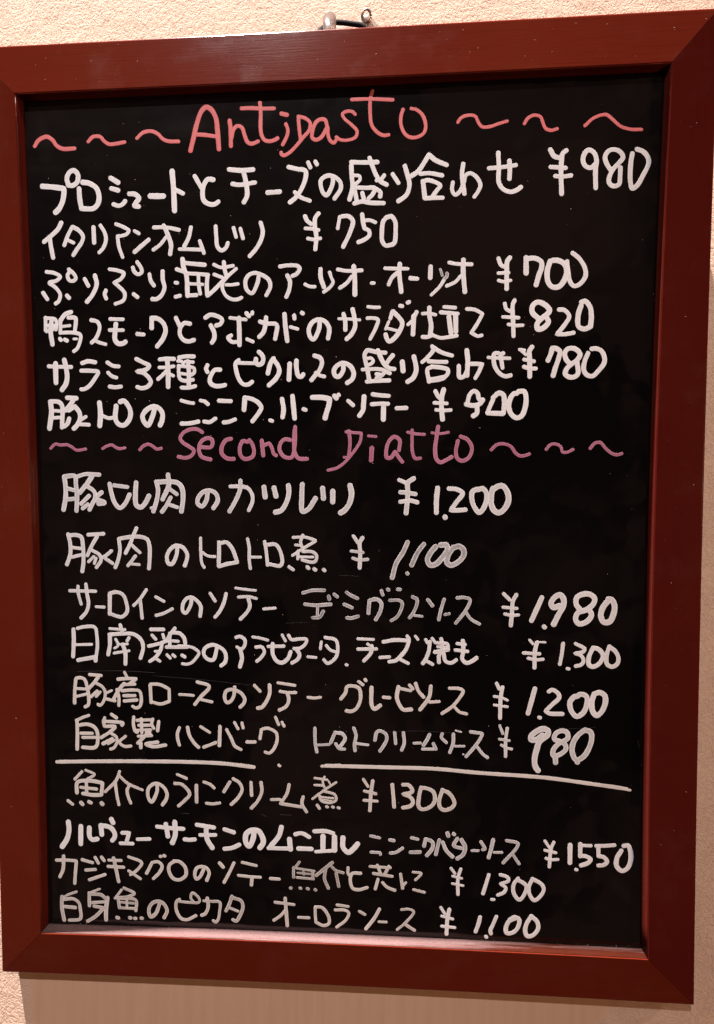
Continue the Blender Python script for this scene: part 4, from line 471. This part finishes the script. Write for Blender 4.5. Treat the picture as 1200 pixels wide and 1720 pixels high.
   '16.7,0.55;-1772,-2476 -1825,-2496 -1870,-2519/25.1,0.55;-1874,-2515 -1876,-2592 -1863,-2679/22.3,0.55;-1857,-2532 -1794,-2526 -1757,-2552 -1748,-2594 -1750,-2664 -1827,-2678/23.7,0.55;-1855,-2583 -1782,-2587/16.6,0.55;-1609,-2449 -1668,-2475/22.2,0.55;-1682,-2479 -1683,-2570/23.5,0.55;-1672,-2486 -1599,-2490 -1566,-2516/20.8,0.55;-1670,-2549 -1580,-2538/22.2,0.55;-1650,-2572 -1588,-2580/27.7,0.55;-1555,-2509 -1568,-2593 -1570,-2663/23.6,0.55;-1581,-2580 -1645,-2645 -1698,-2679/17.9,0.55;-1457,-2449 -1503,-2510/20.6,0.55;-1440,-2435 -1369,-2470 -1421,-2497 -1476,-2502/20.7,0.55;-1483,-2506 -1474,-2575/20.6,0.55;-1469,-2509 -1360,-2518 -1361,-2591/19.3,0.55;-1474,-2575 -1361,-2577/16.5,0.55;-1463,-2536 -1374,-2540/16.5,0.55;-1421,-2503 -1423,-2576/24.9,0.55;-1493,-2644 -1483,-2647/24.8,0.55;-1404,-2642 -1398,-2643/23.4,0.55;-1370,-2645 -1363,-2645/24.7,0.55;-1325,-2642 -1319,-2643/24.6,0.55;-1196,-2536 -1225,-2606 -1259,-2629 -1272,-2587 -1251,-2538 -1209,-2519 -1169,-2534 -1146,-2582 -1167,-2631/21.8,0.55;-1059,-2499 -1080,-2517 -1081,-2579 -1048,-2633 -1008,-2638 -949,-2608/17.6,0.55;-1063,-2513 -985,-2518 -927,-2514 -923,-2490 -970,-2450 -981,-2485 -958,-2519/18.9,0.55;-893,-2502 -843,-2504 -785,-2508 -787,-2573 -798,-2629 -815,-2647 -831,-2637/23.0,0.55;-869,-2484 -864,-2542 -885,-2591 -909,-2603/22.9,0.55;-701,-2463 -722,-2523 -743,-2565/22.8,0.55;-694,-2473 -641,-2492 -628,-2532 -649,-2595 -676,-2634 -697,-2625/18.8,0.55;-729,-2540 -662,-2565/19.7,0.4;-412,-2492 -285,-2503/23.3,0.4;-343,-2463 -331,-2650/19.8,0.4;-344,-2545 -376,-2583 -421,-2617/19.7,0.4;-255,-2589 -186,-2589/19.6,0.4;-144,-2518 -143,-2568 -139,-2619/21.4,0.4;-142,-2513 -98,-2516 -54,-2578 -54,-2624 -90,-2639 -130,-2623/19.5,0.4;2,-2493 75,-2501/19.5,0.4;-11,-2528 53,-2527 79,-2545 62,-2591 -1,-2645/19.4,0.4;150,-2531 185,-2551/22.9,0.4;281,-2510 247,-2574 192,-2648/17.6,0.4;278,-2596 326,-2596/17.5,0.4;425,-2507 475,-2502 506,-2517 458,-2588 397,-2645/21.0,0.4;449,-2606 510,-2645'),
  ('price', 'white', '¥1.100',
   '20.6,0.1;682,-2482 707,-2523/25.7,0.1;737,-2493 724,-2562 719,-2660/19.3,0.1;688,-2540 759,-2557/20.6,0.1;688,-2608 772,-2614/25.6,0.1;935,-2536 926,-2580 907,-2635/24.3,0.1;974,-2665 977,-2669/24.2,0.1;1040,-2528 1018,-2583 1002,-2624 1006,-2644/27.9,0.1;1157,-2537 1120,-2558 1101,-2606 1108,-2636 1146,-2631 1177,-2596 1186,-2542 1157,-2527 1126,-2545/27.8,0.1;1262,-2519 1234,-2567 1225,-2614 1238,-2650 1272,-2645 1307,-2597 1300,-2550 1262,-2515'),
  ('period_mark', 'warm', '',
   '19.3,0.1;-376,-1559 -369,-1563'),
  ('scratch_mark', 'ghost', '',
   '3.6,0.3;-370,-1892 -334,-1893 -295,-1893/2.8,0.3;-1719,-958 -1435,-949 -1194,-957/2.0,0.3;-1214,-977 -876,-999 -521,-1032/2.3,0.3;28,-306 86,-304 154,-309/4.5,0.3;282,-137 284,-148/2.4,0.3;-1033,-1903 -981,-1905/2.4,0.3;-493,-1894 -461,-1909/2.9,0.3;1910,-1342 1918,-1368 1920,-1384/2.6,0.3;1928,-1491 1939,-1502/1.9,0.3;293,-1322 522,-1309 750,-1315/1.9,0.3;-321,-618 -166,-608/1.8,0.3;1424,-1276 1645,-1260'),
]

def catmull(P, step=0.45):
    out = []
    q = [P[0]*2-P[1]] + P + [P[-1]*2-P[-2]]
    for i in range(1, len(q)-2):
        p0, p1, p2, p3 = q[i-1:i+3]
        d = [max((b-a).length, 1e-3)**.5 for a, b in ((p0,p1),(p1,p2),(p2,p3))]
        t0, t1 = 0.0, d[0]; t2 = t1+d[1]; t3 = t2+d[2]
        n = max(2, int((p2-p1).length/step))
        if len(P) == 2: n = max(2, int((p2-p1).length/1.2))
        for j in range(n):
            t = t1+(t2-t1)*j/n
            A1 = p0*((t1-t)/(t1-t0))+p1*((t-t0)/(t1-t0)); A2 = p1*((t2-t)/(t2-t1))+p2*((t-t1)/(t2-t1)); A3 = p2*((t3-t)/(t3-t2))+p3*((t-t2)/(t3-t2))
            B1 = A1*((t2-t)/(t2-t0))+A2*((t-t0)/(t2-t0)); B2 = A2*((t3-t)/(t3-t1))+A3*((t-t1)/(t3-t1))
            out.append(B1*((t2-t)/(t2-t1))+B2*((t-t1)/(t2-t1)))
    out.append(P[-1]); return out
def stroke_path(P, corner):
    out, start = [], 0
    for i in range(1, len(P)):
        if corner[i] or i == len(P)-1:
            seg = catmull(P[start:i+1]); out += seg if not out else seg[1:]; start = i
    return out
rng = random.Random(7)
CROSS = (-1.0, -0.86, -0.45, 0.45, 0.86, 1.0)
def build_writing(kind, colour, text, data):
    vs, fs, edge, wash = [], [], [], []
    for si, s in enumerate(data.split('/')):
        hd, body = s.split(';'); w, op = hd.split(','); r = float(w)/20.0*0.98; op = float(op)
        P, cn = [], []
        for tk in body.split():
            cn.append(tk.endswith('!')); a, b = tk.rstrip('!').split(','); P.append(Vector((float(a)/10, float(b)/10)))
        if len(P) > 1: path = stroke_path(P, cn)
        if len(path) < 2 or (path[-1]-path[0]).length < 1e-4 and len(path) == 2: path = [P[0], P[0]+Vector((0.1, 0.02))]
        opl = min(1.0, 0.10+op*rng.uniform(0.75, 1.25)+rng.uniform(0, 0.12))
        ph1, ph2 = rng.uniform(0, 6), rng.uniform(0, 6)
        base = -REC + 0.02 + 0.018*(si % 7)
        # rows of points: half circle start cap, body, half circle end cap
        rows = []
        tang = []
        for i in range(len(path)):
            a = path[max(i-1, 0)]; b = path[min(i+1, len(path)-1)]
            d = b-a; tang.append(d.normalized() if d.length > 1e-6 else Vector((1, 0)))
        caps = 5
        for k in range(caps):
            ang = math.pi/2*(1-k/caps); rows.append((path[0]-tang[0]*r*math.sin(ang), tang[0], math.cos(ang)*r))
        L = 0.0
        for i in range(len(path)):
            if i: L += (path[i]-path[i-1]).length
            jit = 1+0.035*math.sin(L*0.35+ph1)+0.018*math.sin(L*1.0+ph2)
            rows.append((path[i], tang[i], r*jit))
        for k in range(1, caps+1):
            ang = math.pi/2*k/caps; rows.append((path[-1]+tang[-1]*r*math.sin(ang), tang[-1], math.cos(ang)*r*jit))
        n = len(CROSS); b0 = len(vs)
        for ri, (p, t, hw) in enumerate(rows):
            hw = max(hw, 0.004); nrm = Vector((-t.y, t.x)); z = base + 0.00012*ri
            endf = 0 if min(ri, len(rows)-1-ri) >= caps else 1-min(ri, len(rows)-1-ri)/caps
            for c in CROSS:
                q = p+nrm*(hw*c)
                vs.append((q.x, q.y, z + 0.06*(1-abs(c)**3)*(1-endf**2)))
                edge.append(max(abs(c), endf)); wash.append(opl)
        for ri in range(len(rows)-1):
            for j in range(n-1):
                a = b0+ri*n+j; fs.append((a, a+n, a+n+1, a+1))
    me = bpy.data.meshes.new(kind); me.from_pydata(vs, [], fs)
    for nm, arr in (('edge', edge), ('wash', wash)):
        at = me.attributes.new(nm, 'FLOAT', 'POINT'); at.data.foreach_set('value', arr)
    me.polygons.foreach_set('use_smooth', [True]*len(me.polygons)); me.update()
    bm = bmesh.new(); bm.from_mesh(me)
    if sum(f.normal.z for f in bm.faces) < 0:
        for f in bm.faces: f.normal_flip()
    bm.to_mesh(me); bm.free()
    o = link(kind, me, PAINT[colour], board)
    tint = {'white': 'white', 'warm': 'off white', 'pink': 'coral pink', 'mauve': 'mauve', 'ghost': 'faint grey'}[colour]
    if kind in ('dish_name', 'price', 'heading'):
        o['label'] = '%s handwriting reading %s' % (tint, text)
    elif kind == 'wave_mark':
        o['label'] = '%s wavy dash on the %s of the heading' % (tint, text)
    elif kind == 'scratch_mark': o['kind'] = 'stuff'
    elif kind == 'underline':
        o['label'] = 'thin hand drawn rule, the %s one' % text
    return o
for w in WRITING: build_writing(*w)

# crumbs of dry marker on the panel and on the frame
def build_specks():
    r = random.Random(3); vs, fs = [], []
    tl, tr, bl, br = V2('iTL'), V2('iTR'), V2('iBL'), V2('iBR')
    def disc(x, y, z, a):
        b = len(vs); k = 6
        el = r.uniform(0.5, 1.0); an = r.uniform(0, 3)
        vs.append((x, y, z+a*0.5))
        for i in range(k):
            t = i/k*2*math.pi; px = math.cos(t)*a; py = math.sin(t)*a*el
            vs.append((x+px*math.cos(an)-py*math.sin(an), y+px*math.sin(an)+py*math.cos(an), z+0.01))
        for i in range(k): fs.append((b, b+1+i, b+1+(i+1) % k))
    for _ in range(170):
        u = r.random(); v = r.random()**(1.7 if r.random() < 0.6 else 1)
        p = tl.lerp(tr, 0.01+0.98*u).lerp(bl.lerp(br, 0.01+0.98*u), 0.03+0.94*v)
        disc(p.x, p.y, -REC+0.005, r.choice((0.10, 0.12, 0.16, 0.2, 0.28)))
    for _ in range(60):   # crumbs that gathered on the lower edge
        u = r.random(); p = bl.lerp(br, 0.02+0.96*u); disc(p.x, p.y+r.uniform(1.8, 3.2), -REC+0.01, r.uniform(0.12, 0.3))
    for _ in range(34):
        u = r.random(); t = r.uniform(0.1, 0.9); p = V2('oTL').lerp(V2('oTR'), u).lerp(tl.lerp(tr, u), t); disc(p.x, p.y, -1.2*(1-t), r.uniform(0.1, 0.2))
    for _ in range(14):
        u = r.random(); t = r.uniform(0.1, 0.9); p = V2('oTL').lerp(V2('oBL'), u).lerp(tl.lerp(bl, u), t); disc(p.x, p.y, -1.2*(1-t), r.uniform(0.1, 0.2))
    for _ in range(9):
        u = r.random(); t = r.uniform(0.1, 0.9); p = V2('oTR').lerp(V2('oBR'), u).lerp(tr.lerp(br, u), t); disc(p.x, p.y, -1.2*(1-t), r.uniform(0.1, 0.2))
    o = link('chalk_crumbs', mesh_from('chalk_crumbs', vs, fs, False), M_DUST, board); o['kind'] = 'stuff'
build_specks()
# ------------------------------------------------------------------ cord and wall hook above the frame
def tube(pts, r, seg=10, flat=1.0):
    pts = [Vector(p) for p in pts]; vs, fs = [], []
    up = Vector((0, -1, 0))
    for i, p in enumerate(pts):
        d = (pts[min(i+1, len(pts)-1)]-pts[max(i-1, 0)]).normalized()
        s = d.cross(up).normalized(); u = s.cross(d).normalized()
        for k in range(seg):
            a = k/seg*2*math.pi; vs.append(tuple(p + s*(math.cos(a)*r) + u*(math.sin(a)*r*flat)))
    for i in range(len(pts)-1):
        for k in range(seg):
            a = i*seg+k; b = i*seg+(k+1) % seg; fs.append((a, b, b+seg, a+seg))
    fs.append(tuple(reversed(range(seg)))); fs.append(tuple(range((len(pts)-1)*seg, len(pts)*seg)))
    return vs, fs
def smooth3(P, n=5):
    P = [Vector(p) for p in P]; q = [P[0]*2-P[1]]+P+[P[-1]*2-P[-2]]; out = []
    for i in range(1, len(q)-2):
        for j in range(n):
            t = j/n; a, b, c, d = q[i-1:i+3]
            out.append(0.5*((2*b)+(c-a)*t+(2*a-5*b+4*c-d)*t*t+(3*b-a-3*c+d)*t**3))
    return out+[P[-1]]
def slab(outline, y0, y1, bevel):
    """rounded plate: outline in the wall plane (x, z), standing from y0 out to y1"""
    bm = bmesh.new()
    f = bm.faces.new([bm.verts.new((x, y0, z)) for x, z in outline])
    r = bmesh.ops.extrude_face_region(bm, geom=[f]); vv = [g for g in r['geom'] if isinstance(g, bmesh.types.BMVert)]
    bmesh.ops.translate(bm, verts=vv, vec=(0, y1-y0, 0))
    bmesh.ops.recalc_face_normals(bm, faces=bm.faces)
    if bevel: bmesh.ops.bevel(bm, geom=[e for e in bm.edges if e.calc_face_angle(0) > 0.9], offset=bevel, segments=3, affect='EDGES', profile=0.5)
    me = bpy.data.meshes.new('slab'); bm.to_mesh(me); bm.free()
    me.polygons.foreach_set('use_smooth', [True]*len(me.polygons)); me.set_sharp_from_angle(angle=math.radians(35)); return me
def build_hook():
    hook = bpy.data.objects.new('wall_hook', None); C.objects.link(hook); hook.location = (0.007, 0, 0.640)
    hook.empty_display_size = 0.02
    hook['label'] = 'small clear plastic hook pinned to the stucco wall above the board, holding a black cord'
    hook['category'] = 'wall hook'
    off = Vector(hook.location)
    def put(name, me, m):
        me.transform(Matrix.Translation(-off)); me.name = name
        return link(name, me, m, hook)
    base = [(-0.0105, 0.630), (0.0300, 0.630), (0.0275, 0.6445), (0.0225, 0.6530), (0.0145, 0.6530), (0.0115, 0.6465), (-0.0030, 0.6465), (-0.0085, 0.6480)]
    put('base_plate', slab(base, -0.0012, -0.0032, 0.0005), M_CLEAR)
    tab = [(-0.0114, 0.632), (-0.0026, 0.632)] + [(-0.0070+0.0045*math.cos(a), 0.6478+0.0050*math.sin(a)) for a in [math.pi*k/10 for k in range(11)]]
    put('hook_prong', slab(tab, -0.0095, -0.0125, 0.0009), M_CLEAR)
    put('prong_arm', slab([(-0.0105, 0.634), (-0.0035, 0.634), (-0.0035, 0.640), (-0.0105, 0.640)], -0.0030, -0.0100, 0.0006), M_CLEAR)
    ring = []
    for k in range(25):
        a = 2*math.pi*k/24; ring.append((0.0180+0.0030*math.cos(a), -0.0046-0.0008*math.sin(a), 0.6534+0.0040*math.sin(a)))
    vs, fs = tube(ring, 0.00095, 10); me = mesh_from('ring', vs, fs); put('pin_ring', me, M_METAL)
    bm = bmesh.new(); bmesh.ops.create_uvsphere(bm, u_segments=20, v_segments=12, radius=0.0022, matrix=Matrix.Translation((0.0183, -0.0048, 0.6520)) @ Matrix.Diagonal((1, 0.6, 1.15, 1)))
    me = bpy.data.meshes.new('head'); bm.to_mesh(me); bm.free(); me.polygons.foreach_set('use_smooth', [True]*len(me.polygons)); put('pin_head', me, M_PIN)
    vs, fs = tube([(0.0180, 0.004, 0.6520), (0.0180, -0.0045, 0.6524)], 0.0006, 8); put('pin_shaft', mesh_from('shaft', vs, fs), M_METAL)
    # the hanging cord belongs to the board: it runs from the back of the top rail over the hook
    P = [(-0.0700, -0.028, 0.575), (-0.0240, -0.018, 0.6250), (-0.0140, -0.0075, 0.6425), (-0.0105, -0.0062, 0.6460), (-0.0050, -0.0058, 0.6488), (0.0010, -0.0058, 0.6486), (0.0090, -0.0060, 0.6470), (0.0158, -0.0062, 0.6450), (0.0185, -0.0075, 0.6380), (0.0300, -0.020, 0.610), (0.0820, -0.028, 0.575)]
    vs, fs = tube(smooth3(P), 0.0019, 10, 0.7)
    me = mesh_from('hanging_cord', vs, fs); me.transform(BM.inverted())
    o = link('hanging_cord', me, M_CORD, board); o['label'] = 'black cord hanging the board from the clear hook'
build_hook()
